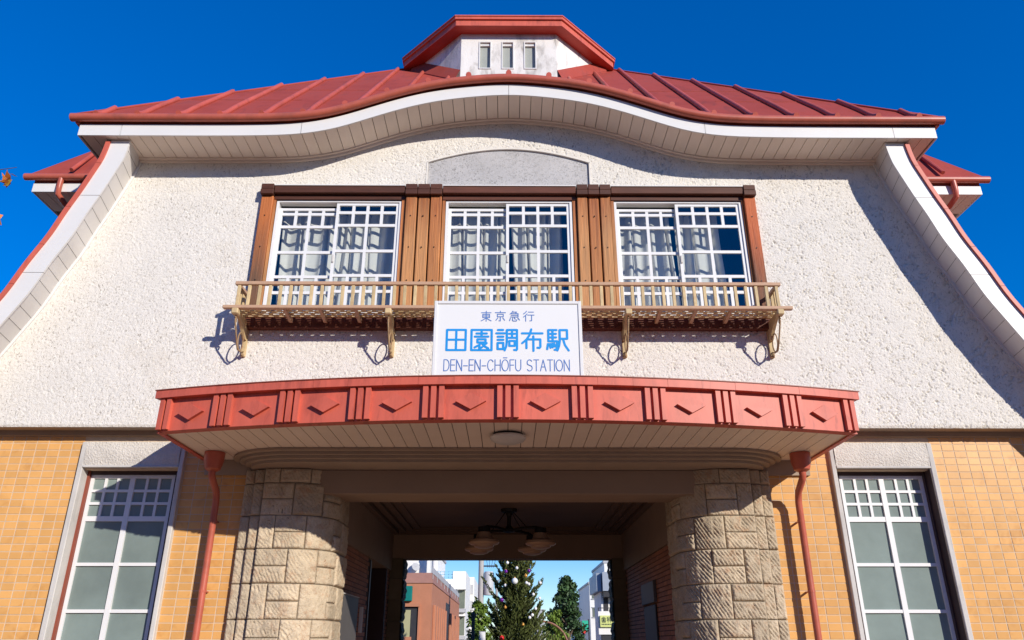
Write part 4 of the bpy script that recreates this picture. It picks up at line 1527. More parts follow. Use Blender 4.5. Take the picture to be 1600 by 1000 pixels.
# chandelier in the passage
CHD = empty('chandelier', (0.02, 3.2, 3.66))
p = MB(); p.lathe([(0, 0), (0.14, 0), (0.13, -0.05), (0.06, -0.07), (0.035, -0.12), (0.03, -0.26), (0.06, -0.30), (0.10, -0.33), (0.10, -0.37), (0, -0.39)], 16); p.build('stem', 'black_iron', CHD)
for k in range(4):
    a = math.pi / 4 + k * math.pi / 2 + 0.12
    c, s_ = math.cos(a), math.sin(a)
    p = MB()
    p.tube([(0.05 * c, 0.05 * s_, -0.35), (0.3 * c, 0.3 * s_, -0.33), (0.55 * c, 0.55 * s_, -0.34), (0.66 * c, 0.66 * s_, -0.37)], 0.022, 8)
    p.tube([(0.06 * c, 0.06 * s_, -0.03), (0.36 * c, 0.36 * s_, -0.32)], 0.008, 6)
    p.lathe([(0, 0.02), (0.095, 0.02), (0.10, -0.06), (0, -0.06)], 14, (0.64 * c, 0.64 * s_, -0.38))
    p.build('arm', 'black_iron', CHD)
    p = MB()
    p.lathe([(0.10, 0), (0.135, -0.085), (0.14, -0.10), (0.235, -0.125), (0.245, -0.16), (0.225, -0.185), (0.16, -0.20), (0.15, -0.225), (0.09, -0.245), (0.0, -0.25)], 20, (0.64 * c, 0.64 * s_, -0.44))
    p.build('lamp_shade', 'lamp_glass', CHD, smooth=45)
tag(CHD, 'black iron chandelier with four frosted glass shades hanging in the dark passage', 'chandelier')

# ------------------------------------------------------------------ station sign
SG = empty('station_sign', (0, -1.66, 4.30))
SX0, SX1, SZ0, SZ1 = -0.849, 0.840, 0.0, 0.951
p = MB()
p.box(SX0, SX1, 0.0, 0.12, SZ0, SZ1)
p.build('cabinet', 'sign_frame', SG)
p = MB()
p.cbox(SX0 - 0.004, SX0 + 0.035, -0.018, 0.02, SZ0, SZ1 + 0.004, 0.005)
p.cbox(SX1 - 0.035, SX1 + 0.004, -0.018, 0.02, SZ0, SZ1 + 0.004, 0.005)
p.cbox(SX0 + 0.035, SX1 - 0.035, -0.018, 0.02, SZ1 - 0.035, SZ1 + 0.004, 0.005)
p.build('frame', 'sign_frame', SG)
p = MB(); p.box(SX0 + 0.036, SX1 - 0.036, -0.006, 0.0, SZ0 + 0.01, SZ1 - 0.036); p.build('face', 'sign_white', SG)
p = MB()
for x in (-0.6, 0.6): p.box(x - 0.03, x + 0.03, 0.0, 0.03, -0.10, 0.0)
p.build('foot', 'dark_frame', SG)
tag(SG, 'white station name sign with blue lettering standing on the red canopy', 'sign')
K = {
 '田': [[(8,5),(92,5),(92,95),(8,95),(8,5)],[(50,5),(50,95)],[(8,49),(92,49)]],
 '園': [[(5,5),(95,5),(95,95),(5,95),(5,5)],[(27,21),(73,21)],[(50,12),(50,35)],[(20,35),(80,35)],[(32,47),(68,47),(68,61),(32,61),(32,47)],[(48,62),(40,72),(20,83)],[(41,71),(41,88),(53,82)],[(73,64),(61,73)],[(51,63),(62,77),(80,87)]],
 '調': [[(10,5),(33,5)],[(3,20),(40,20)],[(9,35),(34,35)],[(9,49),(34,49)],[(9,63),(34,63),(34,90),(9,90),(9,63)],[(95,5),(50,5),(50,55),(47,78),(40,96)],[(95,5),(95,90),(92,95),(82,94)],[(60,22),(86,22)],[(73,12),(73,40)],[(58,40),(88,40)],[(61,54),(85,54),(85,76),(61,76),(61,54)]],
 '布': [[(4,20),(96,20)],[(46,2),(38,28),(24,48),(5,64)],[(24,86),(24,47),(86,47),(86,80),(82,85),(73,84)],[(55,33),(55,98)]],
 '駅': [[(9,5),(46,5)],[(9,5),(9,55),(48,55),(47,80),(44,93),(36,93)],[(9,22),(43,22)],[(9,38),(43,38)],[(28,5),(28,55)],[(7,67),(3,90)],[(16,67),(18,84)],[(25,66),(28,82)],[(34,65),(38,78)],[(60,5),(93,5),(93,44),(60,44)],[(60,5),(60,52),(56,76),(48,96)],[(74,44),(82,72),(98,96)]],
 '東': [[(8,18),(92,18)],[(50,3),(50,98)],[(20,33),(80,33),(80,63),(20,63),(20,33)],[(20,48),(80,48)],[(48,65),(32,80),(6,94)],[(52,65),(68,80),(94,94)]],
 '京': [[(50,3),(50,17)],[(5,17),(95,17)],[(24,32),(76,32),(76,55),(24,55),(24,32)],[(50,55),(50,94),(38,93)],[(28,66),(12,88)],[(72,66),(88,88)]],
 '急': [[(36,2),(28,16),(12,30)],[(32,11),(68,11),(58,26)],[(20,26),(82,26),(82,57),(16,57)],[(22,41),(82,41)],[(14,70),(7,92)],[(33,68),(33,90),(40,95),(66,95),(71,82)],[(48,65),(58,78)],[(80,67),(94,85)]],
 '行': [[(32,3),(22,16),(6,28)],[(36,28),(22,44),(4,58)],[(24,45),(24,97)],[(48,11),(93,11)],[(42,39),(98,39)],[(76,39),(76,92),(60,93)]],
}
def ell(cx, cy, rx, ry, a0, a1, n=14):
    return [(cx + rx * math.cos(R(a)), cy + ry * math.sin(R(a))) for a in np.linspace(a0, a1, n)]
LAT = {
 'D': (62, [[(0,0),(0,100)], [(0,0),(22,0)] + ell(24, 50, 36, 50, -90, 90) + [(22,100),(0,100)]]),
 'E': (50, [[(48,0),(0,0),(0,100),(48,100)], [(0,48),(44,48)]]),
 'N': (62, [[(0,100),(0,0),(60,100),(60,0)]]),
 '-': (50, [[(2,55),(46,55)]]),
 'C': (68, [ell(35, 50, 35, 50, -40, -320, 22)]),
 'H': (62, [[(0,0),(0,100)], [(60,0),(60,100)], [(0,48),(60,48)]]),
 'Ō': (76, [ell(37, 50, 37, 50, 0, 360, 28), [(16,-18),(58,-18)]]),
 'O': (76, [ell(37, 50, 37, 50, 0, 360, 28)]),
 'F': (48, [[(46,0),(0,0),(0,100)], [(0,48),(42,48)]]),
 'U': (62, [[(0,0),(0,68)] + ell(30, 68, 30, 32, 180, 0, 12) + [(60,68),(60,0)]]),
 'S': (60, [ell(29, 25, 27, 25, -30, -200, 12) + [(8,42),(48,56)] + ell(29, 74, 29, 26, -40, 150, 14)]),
 'T': (60, [[(0,0),(58,0)], [(29,0),(29,100)]]),
 'A': (66, [[(0,100),(32,0),(64,100)], [(12,64),(52,64)]]),
 'I': (4, [[(2,0),(2,100)]]),
 ' ': (36, []),
}
for k_ in ('U',):
    wd_, st_ = LAT[k_]
    LAT[k_] = (wd_, [[(0,0),(0,66)] + [(30 - 30 * math.cos(R(a)), 66 + 34 * math.sin(R(a))) for a in np.linspace(0, 180, 12)] + [(60,0)]])
def strokes(p, sts, ox, oz, sx, sz, wd, y=-0.0065, cnt=[0]):
    """flat rounded strokes, each a hair in front of the last"""
    for st in sts:
        pts = [(ox + a / 100 * sx, oz - b / 100 * sz) for (a, b) in st]
        for a, b in zip(pts[:-1], pts[1:]):
            d = Vector((b[0] - a[0], b[1] - a[1]))
            if d.length < 1e-6: continue
            ang = math.atan2(d.y, d.x)
            poly = [(b[0] + wd * math.cos(ang + R(t)), b[1] + wd * math.sin(ang + R(t))) for t in (-90, -54, -18, 18, 54, 90)]
            poly += [(a[0] + wd * math.cos(ang + R(t)), a[1] + wd * math.sin(ang + R(t))) for t in (90, 126, 162, 198, 234, 270)]
            cnt[0] = (cnt[0] + 1) % 40
            yy = y - 0.0015 - 0.00005 * cnt[0]
            n = len(poly)
            p.add([(q[0], yy, q[1]) for q in poly] + [(q[0], y, q[1]) for q in poly],
                  [tuple(range(n))[::-1]] + [(i, (i + 1) % n, (i + 1) % n + n, i + n) for i in range(n)])
# measured on the sign face
bigx = [(-0.785, -0.648), (-0.605, -0.463), (-0.425, -0.278), (-0.245, -0.090), (-0.060, 0.10)]
def line_chars(chars, x0, x1, zt, hgt, wfrac, wd, m):
    n = len(chars)
    pitch = (x1 - x0 - hgt * wfrac) / (n - 1)
    for i, c in enumerate(chars):
        p = MB()
        strokes(p, K[c], x0 + pitch * i, zt, hgt * wfrac, hgt, wd)
        p.build('lettering', m, SG)
ZO = -4.30
line_chars('東京急行', -0.319, 0.301, 5.131 + ZO, 0.134, 0.98, 0.0052, 'sign_navy')
line_chars('田園調布駅', -0.718, 0.690, 4.906 + ZO, 0.274, 0.93, 0.0132, 'sign_blue')
txt = 'DEN-EN-CHŌFU STATION'
gap = 16
tot = sum(LAT[c][0] + gap for c in txt) - gap
wtot = 1.41
p = MB()
cx_ = -0.72
for c in txt:
    wd_, st = LAT[c]
    sc = wtot / tot * 100
    if st:
        p = MB()
        strokes(p, st, cx_, 4.530 + ZO, sc, 0.132, 0.0050)
        p.build('lettering', 'sign_navy', SG)
    cx_ += (wd_ + gap) * wtot / tot

# ------------------------------------------------------------------ street beyond the passage
def building(name, label, loc, w_, d_, h, m, wins=(), cap=None, group=None):
    o = empty(name, loc)
    p = MB(); p.box(-w_ / 2, w_ / 2, 0, d_, 0, h); p.build('wall', m, o)
    if cap:
        p = MB(); p.box(-w_ / 2 - 0.08, w_ / 2 + 0.08, -0.08, d_ + 0.08, h + 0.002, h + cap[0]); p.build('parapet', cap[1], o)
    for (x, z, a, b, mm) in wins:
        p = MB(); p.box(x - a / 2, x + a / 2, -0.03, 0.05, z - b / 2, z + b / 2); wn = p.build('window', mm, o)
        p = MB()
        p.box(x - a / 2 - 0.06, x + a / 2 + 0.06, -0.08, -0.0, z - b / 2 - 0.06, z - b / 2)
        p.box(x - a / 2 - 0.06, x + a / 2 + 0.06, -0.06, -0.0, z + b / 2, z + b / 2 + 0.05)
        p.box(x - 0.025, x + 0.025, -0.05, -0.031, z - b / 2, z + b / 2)
        p.build('window_frame', 'bg_grey', wn)
    tag(o, label, 'building', group)
    return o

# brick shop, its corner facing the passage
bs = empty('brick_shop', (-6.3, 25.3, 0))
p = MB(); p.box(-6, 3.0, 0, 20, 0, 4.02); p.build('wall', 'bg_brick', bs)
p = MB(); p.box(-6.05, 3.03, -0.05, 20.05, 4.022, 4.16); p.box(-6.0, 2.97, 0.02, 20, 4.16, 4.45); p.build('parapet', 'bg_brick_cap', bs)
p = MB()
for i in range(9):
    p.box(2.98, 3.0, 0.3 + 2.2 * i, 0.38 + 2.2 * i, 4.2, 4.75)
p.box(2.975, 2.995, 0.02, 20, 4.45, 4.70)
p.build('roof_railing', 'bg_grey', bs)
for i in range(15):
    if i in (6, 7): continue
    p = MB(); p.cbox(3.0, 3.13, 0.75 + 1.25 * i, 1.25 + 1.25 * i, 0, 3.15 , 0.02); p.build('pilaster', 'bg_brick', bs)
p = MB(); p.box(3.001, 3.02, 8.1, 10.1, 0, 3.6); p.build('recess', 'bg_dark', bs)
p = MB(); p.box(-0.2, 2.45, -0.02, 0.04, 0.6, 3.05); wn = p.build('window', 'bg_dark', bs)
p = MB(); p.box(-0.2, 2.12, -0.04, -0.022, 1.85, 2.92); p.build('blind', 'bg_blind', wn)
p = MB(); p.box(-0.3, 2.5, -0.16, -0.0, 3.05, 3.18); p.box(2.45, 2.52, -0.1, 0, 0.6, 3.05); p.box(-0.2, 2.2, -0.1, -0.041, 1.70, 1.85); p.build('window_frame', 'bg_brick', wn)
tag(bs, 'low red brick shop with flat roof seen at left through the passage', 'building')
ts = empty('teal_sign', (-4.24, 25.15, 3.58))
p = MB(); p.cbox(-0.32, 0.10, -0.10, 0.14, -0.31, 0.31, 0.02); p.build('panel', 'bg_teal', ts)
p = MB(); p.box(-0.34, -0.322, -0.12, 0.15, -0.33, 0.33); p.build('mount', 'bg_dark', ts)
tag(ts, 'small teal sign fixed to the brick shop wall', 'sign')

# white houses behind the shop
wb = empty('white_house', (-9.0, 48.0, 0))
p = MB(); p.box(-6, 3.35, 0, 14, 0, 8.2); p.build('wall', 'bg_white', wb)
p = MB(); p.box(-6.1, 3.45, -0.1, 14.1, 8.2, 8.4); p.build('parapet', 'bg_grey', wb)
p = MB(); p.lathe([(0.0, 0.1), (0.28, 0.05), (0.3, 0.12), (0.02, 0.14)], 14, (0, 0, 0)); me = p.mesh('dish'); me.materials.append(MATS['bg_grey'])
o = link('satellite_dish', me, wb); o.location = (2.3, -0.25, 6.65); o.rotation_euler = (R(70), 0, 0.5)
for xx in (-3.5, -0.8):
    p = MB(); p.box(xx - 0.6, xx + 0.6, -0.03, 0.05, 5.6, 6.8); p.build('window', 'bg_window', wb)
tag(wb, 'plain white house with satellite dish rising behind the brick shop', 'building')
fl = empty('flue', (-5.2, 46.8, 0))
p = MB(); p.tube([(0, 0, 0), (0, 0, 7.7)], 0.22, 14); p.build('pipe', 'bg_white', fl, smooth=40)
p = MB(); p.tube([(0, 0, 7.7), (0, 0, 7.9)], 0.26, 14); p.build('cowl', 'bg_grey', fl, smooth=40)
tag(fl, 'white vertical flue pipe standing against the sky beside white house', 'flue')

ap = empty('apartment_block', (-4.35, 52.0, 0))
p = MB(); p.box(-2.2, 0.11, 0, 12, 0, 6.15); p.box(0.11, 1.11, 0, 12, 0, 6.74); p.build('wall', 'bg_white', ap)
p = MB()
for z in (6.3, 6.5, 6.7): p.box(-2.2, 0.1, 0.2, 0.24, z, z + 0.04)
for x in np.linspace(-2.15, 0.08, 8): p.box(x - 0.02, x + 0.02, 0.2, 0.24, 6.15, 6.74)
p.build('roof_railing', 'blue_rail', ap)
for zz in (4.6, 2.7):
    p = MB(); p.box(0.55, 1.08, -0.05, 0.02, zz - 0.55, zz + 0.75); wn = p.build('window', 'bg_window', ap)
    p = MB(); p.box(0.5, 1.16, -0.5, 0.0, zz + 0.78, zz + 0.9); p.build('window_hood', 'bg_white', wn)
    p = MB(); p.box(0.5, 1.16, -0.6, 0, zz - 0.85, zz - 0.6); p.build('balcony', 'bg_grey', wn)
tag(ap, 'white stepped apartment block with pale blue roof railing', 'building')
ap2 = empty('white_tower_block', (-3.2, 60.0, 0))
p = MB(); p.box(-1.1, 0.28, 0, 10, 0, 6.92); p.build('wall', 'bg_white', ap2)
for i in range(4):
    p = MB(); p.box(-0.1, 0.2, -0.04, 0.02, 1.6 + 1.3 * i, 2.4 + 1.3 * i); p.build('window', 'bg_grey', ap2)
tag(ap2, 'bright white block just left of the utility pole', 'building')

# utility pole with transformer
up_ = empty('utility_pole', (-1.44, 33.5, 0))
p = MB(); p.tube([(0, 0, 0), (0, 0, 10.5)], [0.17, 0.12], 12); p.build('pole', 'concrete', up_, smooth=40)
p = MB(); p.lathe([(0, 0), (0.26, 0), (0.27, 0.06), (0.26, 1.12), (0.23, 1.2), (0, 1.22)], 16, (0.42, -0.05, 3.97)); p.build('transformer', 'transformer', up_, smooth=40)
for bx in ((0, 0.9, -0.06, 0.02, 5.43, 5.5), (0, 0.8, -0.06, 0.02, 6.1, 6.17), (0.05, 0.3, -0.1, 0.0, 4.6, 4.66)):
    p = MB(); p.box(*bx); p.build('crossarm', 'bg_dark', up_)
for k in range(4):
    p = MB(); p.lathe([(0, 0), (0.05, 0), (0.07, 0.06), (0.03, 0.1), (0.06, 0.16), (0, 0.2)], 8, (0.22 + 0.2 * k, -0.02, 6.17)); p.build('insulator', 'bauble_white', up_)
    p = MB(); p.tube([(0.22 + 0.2 * k, -0.02, 6.3), (0.25 + 0.2 * k, 0, 7.2), (0.4 + 0.15 * k, 0.2, 9.4)], 0.012, 5); p.tube([(0.35 + 0.1 * k, -0.02, 5.38), (0.3 + 0.15 * k, -0.02, 5.7), (0.22 + 0.2 * k, -0.02, 6.17)], 0.012, 5); p.build('cable', 'bg_dark', up_)
tag(up_, 'concrete utility pole carrying a grey transformer left of the Christmas tree', 'utility pole')
up2 = empty('lamp_post', (-0.62, 36.0, 0))
p = MB(); p.tube([(0, 0, 0), (0, 0, 4.9)], [0.10, 0.07], 10); p.build('post', 'concrete', up2)
p = MB(); p.tube([(0, 0, 4.85), (0.25, 0, 5.0), (0.5, 0, 5.0)], 0.04, 8); p.box(0.3, 0.75, -0.1, 0.1, 4.92, 4.99); p.build('lamp_head', 'bg_grey', up2)
tag(up2, 'slim grey lamp post half hidden behind the Christmas tree', 'lamp post')
dp = empty('sign_post', (-1.1, 16.4, 0))
p = MB(); p.cbox(-0.05, 0.05, -0.05, 0.05, 0, 2.44, 0.008); p.lathe([(0.055, 0), (0.06, 0.04), (0, 0.07)], 10, (0, 0, 2.44)); p.build('post', 'bg_dark', dp)
p = MB(); p.box(0.05, 0.30, -0.01, 0.01, 1.62, 1.635); p.build('rail', 'bg_dark', dp)
tag(dp, 'dark upright post in front of the bright green shrub', 'post')
ws = empty('white_banner', (-0.80, 16.6, 0))
p = MB(); p.box(-0.09, 0.09, -0.01, 0.01, 0.9, 1.93); p.build('cloth', 'bauble_white', ws)
p = MB(); p.tube([(-0.105, 0, 0), (-0.105, 0, 1.97)], 0.012, 6); p.tube([(-0.105, 0, 1.94), (0.1, 0, 1.94)], 0.010, 6); p.box(-0.2, 0.1, -0.12, 0.12, 0.03, 0.06); p.build('pole', 'bg_grey', ws)
tag(ws, 'narrow white banner on a thin pole below the Christmas tree', 'banner')

# right side of the street
rb = empty('corner_clinic', (10.2, 42.0, 0))
p = MB(); p.box(-4.2, 6, 0, 4, 0, 5.6); p.build('wall', 'bg_white', rb)
p = MB(); p.box(-4.15, 6, -0.9, -0.002, 4.65, 5.8); p.box(-4.5, -4.2, -0.5, 4, 4.65, 5.75); p.build('upper_band', 'bg_blue_grey', rb)
p = MB(); p.box(-4.1, 6, -0.8, -0.002, 4.3, 4.65); p.build('awning', 'bg_dark', rb)
p = MB(); p.box(-4.5, 6, -0.7, -0.002, 2.1, 3.45); p.build('bay', 'bg_white', rb)
p = MB(); p.box(-4.05, -3.75, -0.04, -0.002, 3.5, 4.28); p.build('window', 'bg_dark', rb)
p = MB(); p.box(-3.6, -3.2, -0.06, -0.002, 3.5, 4.28); p.build('window', 'bg_window', rb)
p = MB(); p.box(-4.5, 6, -0.7, -0.66, 3.62, 3.67); p.box(-4.5, -4.45, -0.7, -0.66, 3.45, 3.62); p.build('railing', 'bg_dark', rb)
p = MB(); p.box(-4.3, 6, -0.6, -0.002, 0.0, 2.095); p.build('shopfront', 'bg_dark', rb)
tag(rb, 'blue grey corner building with dark awning at right edge of the passage view', 'building')
cs = empty('clinic_sign', (6.2, 41.15, 2.86))
p = MB(); p.cbox(-0.42, 1.3, 0, 0.12, -0.34, 0.34, 0.02); p.build('panel', 'bg_sign_yellow', cs)
K['歯'] = [[(50,2),(50,32)],[(50,16),(82,16)],[(22,10),(22,32)],[(4,32),(96,32)],[(12,42),(12,95),(88,95),(88,42)],[(28,62),(72,62)],[(50,42),(50,86)],[(34,44),(40,54)],[(66,44),(60,54)],[(48,64),(28,84)],[(52,64),(72,84)]]
K['科'] = [[(40,4),(8,12)],[(4,32),(48,32)],[(26,8),(26,98)],[(26,38),(4,70)],[(26,38),(46,60)],[(60,14),(72,26)],[(56,38),(68,50)],[(50,72),(98,62)],[(82,2),(82,98)]]
for i, c in enumerate('歯科'):
    p = MB(); strokes(p, K[c], -0.33 + 0.34 * i, 0.26, 0.29, 0.33, 0.018, y=-0.004); p.build('lettering', 'bg_sign_ink', cs)
for i in range(7):
    p = MB(); p.box(-0.33 + 0.1 * i, -0.26 + 0.1 * i, -0.004, -0.001, -0.22, -0.14); p.build('small_print', 'bg_sign_ink', cs)
tag(cs, 'yellow green sign with dark lettering on the corner building', 'sign')
building('white_shop', 'tall narrow white shop left of the corner building', (7.9, 56.0, 0), 2.4, 10, 6.1, 'bg_white', [(-0.8, 5.3, 0.4, 0.7, 'bg_window'), (-0.8, 3.9, 0.4, 0.7, 'bg_window')], (0.15, 'bg_grey'))
building('grey_roofed_house', 'low white house with dark flat roof right of the dark tree', (8.3, 66.0, 0), 3.5, 9, 4.9, 'bg_white', [(-0.8, 3.6, 0.9, 0.7, 'bg_window'), (0.6, 3.6, 0.9, 0.7, 'bg_window')], (0.25, 'bg_dark'))
building('high_office', 'white building whose corner shows above the grey upper band', (10.55, 60.0, 0), 4.1, 10, 8.1, 'bg_white', [(-1.2, 6.6, 0.8, 0.9, 'bg_window')], (0.2, 'bg_grey'))
building('distant_tower', 'pale distant tower right of the Christmas tree', (4.1, 92.0, 0), 0.97, 8, 5.4, 'bg_grey', [(-0.2, 4.6, 0.2, 0.8, 'bg_white'), (-0.2, 3.3, 0.2, 0.8, 'bg_white')], (0.12, 'bg_grey'))
gs = empty('green_shop_sign', (4.53, 38.0, 0))
p = MB(); p.cbox(-0.18, 0.18, -0.1, 0.1, 2.3, 2.82, 0.02); p.build('panel', 'green_sign', gs)
p = MB(); p.tube([(0.22, 0, 0), (0.22, 0, 2.9)], 0.04, 8); p.build('post', 'bg_dark', gs)
tag(gs, 'green shop sign on a dark post beside the dark tree', 'sign')
rs = empty('red_signal', (4.26, 36.0, 0))
p = MB(); p.tube([(0, 0.05, 0), (0, 0.05, 2.3)], 0.04, 8); p.build('post', 'bg_dark', rs)
p = MB(); p.lathe([(0, -0.02), (0.12, -0.02), (0.135, 0.0), (0.12, 0.02), (0, 0.02)], 20); me = p.mesh('disc'); me.materials.append(MATS['red_sign'])
o = link('disc', me, rs); o.location = (0, -0.03, 2.2); o.rotation_euler = (R(90), 0, 0)
tag(rs, 'round red road sign on a dark post right of the dark tree', 'road sign')
# added behind the viewer to screen low sky and deepen shadows; mirrored in panes
for (x_, y_, w2, h2, mm, lb) in ((-34, -60, 22, 15, 'bg_brick', 'brown brick block added behind the viewer at left to screen low sky'),
                                 (-10, -64, 20, 17, 'concrete', 'grey concrete block added behind the viewer to screen low sky'),
                                 (13, -62, 20, 14, 'bg_grey', 'pale grey block added behind the viewer at right to screen low sky'),
                                 (38, -58, 24, 16, 'bg_brick_cap', 'dull red block added behind the viewer at far right to screen low sky'),
                                 (-62, -40, 20, 15, 'concrete', 'grey block added out of view at far left to screen low sky'),
                                 (66, -36, 20, 13, 'bg_grey', 'grey block added out of view at far right to screen low sky')):
    o = building('sky_screen_block', lb, (x_, y_, 0), w2, 12, h2, mm,
                 [(0, 0, 0, 0, 'bg_window')][:0], (0.5, 'bg_grey'))
    for fl_ in range(int(h2 / 3.2)):
        for k in range(int(w2 / 3)):
            p = MB(); xx_ = -w2 / 2 + 1.5 + 3 * k
            p.box(xx_ - 0.9, xx_ + 0.9, 11.98, 12.03, 3.2 * fl_ + 0.9, 3.2 * fl_ + 2.4)
            p.build('window', 'bg_window', o)
# bronze arch
ar = empty('bronze_arch', (1.26, 20.0, 0))
p = MB()
p.tube([(-0.93, 0, 0.03), (-0.93, 0, 1.45)] + [(0.93 * math.cos(t) * -1, 0, 1.45 + 0.88 * math.sin(t)) for t in np.linspace(0.05, math.pi - 0.05, 26)] + [(0.93, 0, 1.45), (0.93, 0, 0.03)], 0.035, 10)
p.build('hoop', 'bronze', ar, smooth=40)
p = MB(); p.box(-0.98, -0.74, -0.12, 0.12, 0.03, 0.06); p.box(0.74, 0.98, -0.12, 0.12, 0.03, 0.06); p.build('base', 'bronze', ar)
tag(ar, 'bronze hoop arch in front of the dark leafy tree', 'arch')

# ------------------------------------------------------------------ trees
def leaf_mesh(name, pts, size, m, rr, elong=1.8, updir=None):
    n = len(pts)
    V = np.zeros((n * 4, 3))
    Q = np.arange(n * 4).reshape(n, 4)
    for i, q in enumerate(pts):
        c = Vector(q[:3])
        a = Vector((rr.gauss(0, 1), rr.gauss(0, 1), rr.gauss(0, 1))).normalized()
        if updir is not None:
            a = (a * 0.55 + Vector(q[3:6])).normalized()
        b = a.cross(Vector((rr.gauss(0, 1), rr.gauss(0, 1), rr.gauss(0, 1)))).normalized()
        s_ = size * rr.uniform(0.6, 1.3)
        l_ = s_ * elong
        V[i * 4] = c - a * l_ * 0.5
        V[i * 4 + 1] = c + b * s_ * 0.45
        V[i * 4 + 2] = c + a * l_ * 0.5
        V[i * 4 + 3] = c - b * s_ * 0.45
    return np_mesh(name, V, Q, m, smooth=False)

def broad_tree(name, label, loc, h, rad, m, seed, n=4200, leaf=0.16, base=0.25, lumps=14):
    rr = random.Random(seed)
    o = empty(name, loc)
    p = MB()
    p.tube([(0, 0, 0), (0.05, 0.03, h * 0.35), (-0.04, 0, h * 0.7), (0, 0, h * 0.92)], [0.05 * h ** 0.6, 0.04 * h ** 0.6, 0.02 * h ** 0.6, 0.01], 9)
    cl = []
    for i in range(lumps):
        t = (i + 0.5) / lumps
        z = h * (base + (1 - base) * t * 0.95)
        prof = math.sin(math.pi * min(1, 0.18 + 0.80 * t)) ** 0.8
        a = i * 2.4 + rr.uniform(-0.4, 0.4)
        r_ = rad * prof * rr.uniform(0.35, 0.8)
        c = Vector((r_ * math.cos(a), r_ * math.sin(a), z))
        cl.append((c, rad * rr.uniform(0.28, 0.5) * (0.55 + 0.45 * prof)))
        p.tube([(0, 0, max(h * 0.15, z - r_ * 0.8)), tuple(c * 0.55 + Vector((0, 0, z)) * 0.45), tuple(c)], [0.03 * h ** 0.5, 0.016 * h ** 0.5, 0.006], 6)
    p.build('trunk', 'bark', o)
    pts = []
    for i in range(n):
        c, r_ = cl[rr.randrange(len(cl))]
        d = Vector((rr.gauss(0, 1), rr.gauss(0, 1), rr.gauss(0, 1))).normalized()
        k = r_ * (rr.random() ** 0.45) * rr.uniform(0.8, 1.25)
        pts.append(tuple(c + Vector((d.x * k, d.y * k, d.z * k * 0.9))))
    me = leaf_mesh('crown', pts, leaf, m, rr)
    link('crown', me, o)
    tag(o, label, 'tree')
    return o
broad_tree('green_shrub', 'bright yellow green shrub left of the Christmas tree', (-0.95, 17.5, 0), 2.95, 0.55, 'leaf_bright', 21, 3600, 0.075, 0.25, 18)
broad_tree('street_tree', 'dark green columnar street tree right of the Christmas tree', (2.92, 30.0, 0), 4.75, 0.95, 'leaf_dark', 22, 6500, 0.12, 0.2, 24)
broad_tree('leafy_shrub', 'lighter green shrub low in front of the dark street tree', (2.0, 24.5, 0), 2.95, 0.75, 'leaf_bright', 23, 3000, 0.085, 0.15, 14)

# Christmas tree
XT = empty('christmas_tree', (0.27, 18.6, 0))
rr = random.Random(5)
H = 5.9
p = MB(); p.tube([(0, 0, 0.0), (0, 0, H)], [0.09, 0.012], 9)
pts = []
z = 0.6
brs = []
while z < H - 0.12:
    t = (z - 0.6) / (H - 0.6)
    L_ = 1.22 * (1 - t) ** 0.9 + 0.08
    nb_ = 11 if t < 0.7 else 7
    a0 = rr.uniform(0, 6.28)
    for k in range(nb_):
        a = a0 + k * 2 * math.pi / nb_ + rr.uniform(-0.25, 0.25)
        ln = L_ * (rr.uniform(0.6, 1.05) if rr.random() < 0.82 else rr.uniform(1.1, 1.5))
        rise = rr.uniform(0.35, 0.8)
        prev = None
        seg = max(4, int(ln / 0.09))
        line = []
        for q in range(seg + 1):
            u = q / seg
            r_ = ln * u
            zz = z + rise * ln * (u ** 1.5) - 0.10 * ln * math.sin(math.pi * u)
            line.append(Vector((r_ * math.cos(a), r_ * math.sin(a), zz)))
        p.tube([tuple(line[0]), tuple(line[seg // 2]), tuple(line[-1])], [0.013, 0.008, 0.003], 4, cap=False)
        brs.append(line)
        for q in range(1, seg + 1):
            d = (line[q] - line[q - 1]).normalized()
            side = d.cross(Vector((0, 0, 1))).normalized()
            u = q / seg
            for m_ in range(12):
                w_ = (1 - u * 0.75) * 0.26 * ln ** 0.5 * rr.uniform(-1, 1)
                c = line[q] + side * w_ + Vector((0, 0, rr.uniform(-0.05, 0.04))) + d * rr.uniform(0, 0.08)
                dirv = (d + side * (0.9 if w_ > 0 else -0.9) * min(1, abs(w_) * 8) + Vector((0, 0, 0.15))).normalized()
                pts.append((c.x, c.y, c.z, dirv.x, dirv.y, dirv.z))
    z += 0.155
p.build('trunk', 'bark', XT)
link('crown', leaf_mesh('crown', pts, 0.046, 'needles', rr, 3.6, True), XT)
tag(XT, 'tall decorated Christmas tree with upswept branches centred in the passage opening', 'tree')
def bauble(px, zz, r_, m, label, group, dy=-0.0):
    o = empty('bauble', (px, 17.5 - 0.25 * (abs(px - 0.27) < 0.35), zz))
    pb = MB(); pb.lathe([(0, -r_)] + [(r_ * math.sin(a), -r_ * math.cos(a)) for a in np.linspace(0.25, math.pi - 0.25, 9)] + [(0, r_)], 14)
    pb.build('ball', m, o, smooth=True)
    pb = MB(); pb.lathe([(0, r_ * 0.97), (r_ * 0.22, r_ * 0.97), (r_ * 0.2, r_ * 1.18), (0, r_ * 1.2)], 8); pb.build('cap', 'bauble_gold', o)
    tag(o, label, 'bauble', group)
gW = 'small white baubles on the Christmas tree'
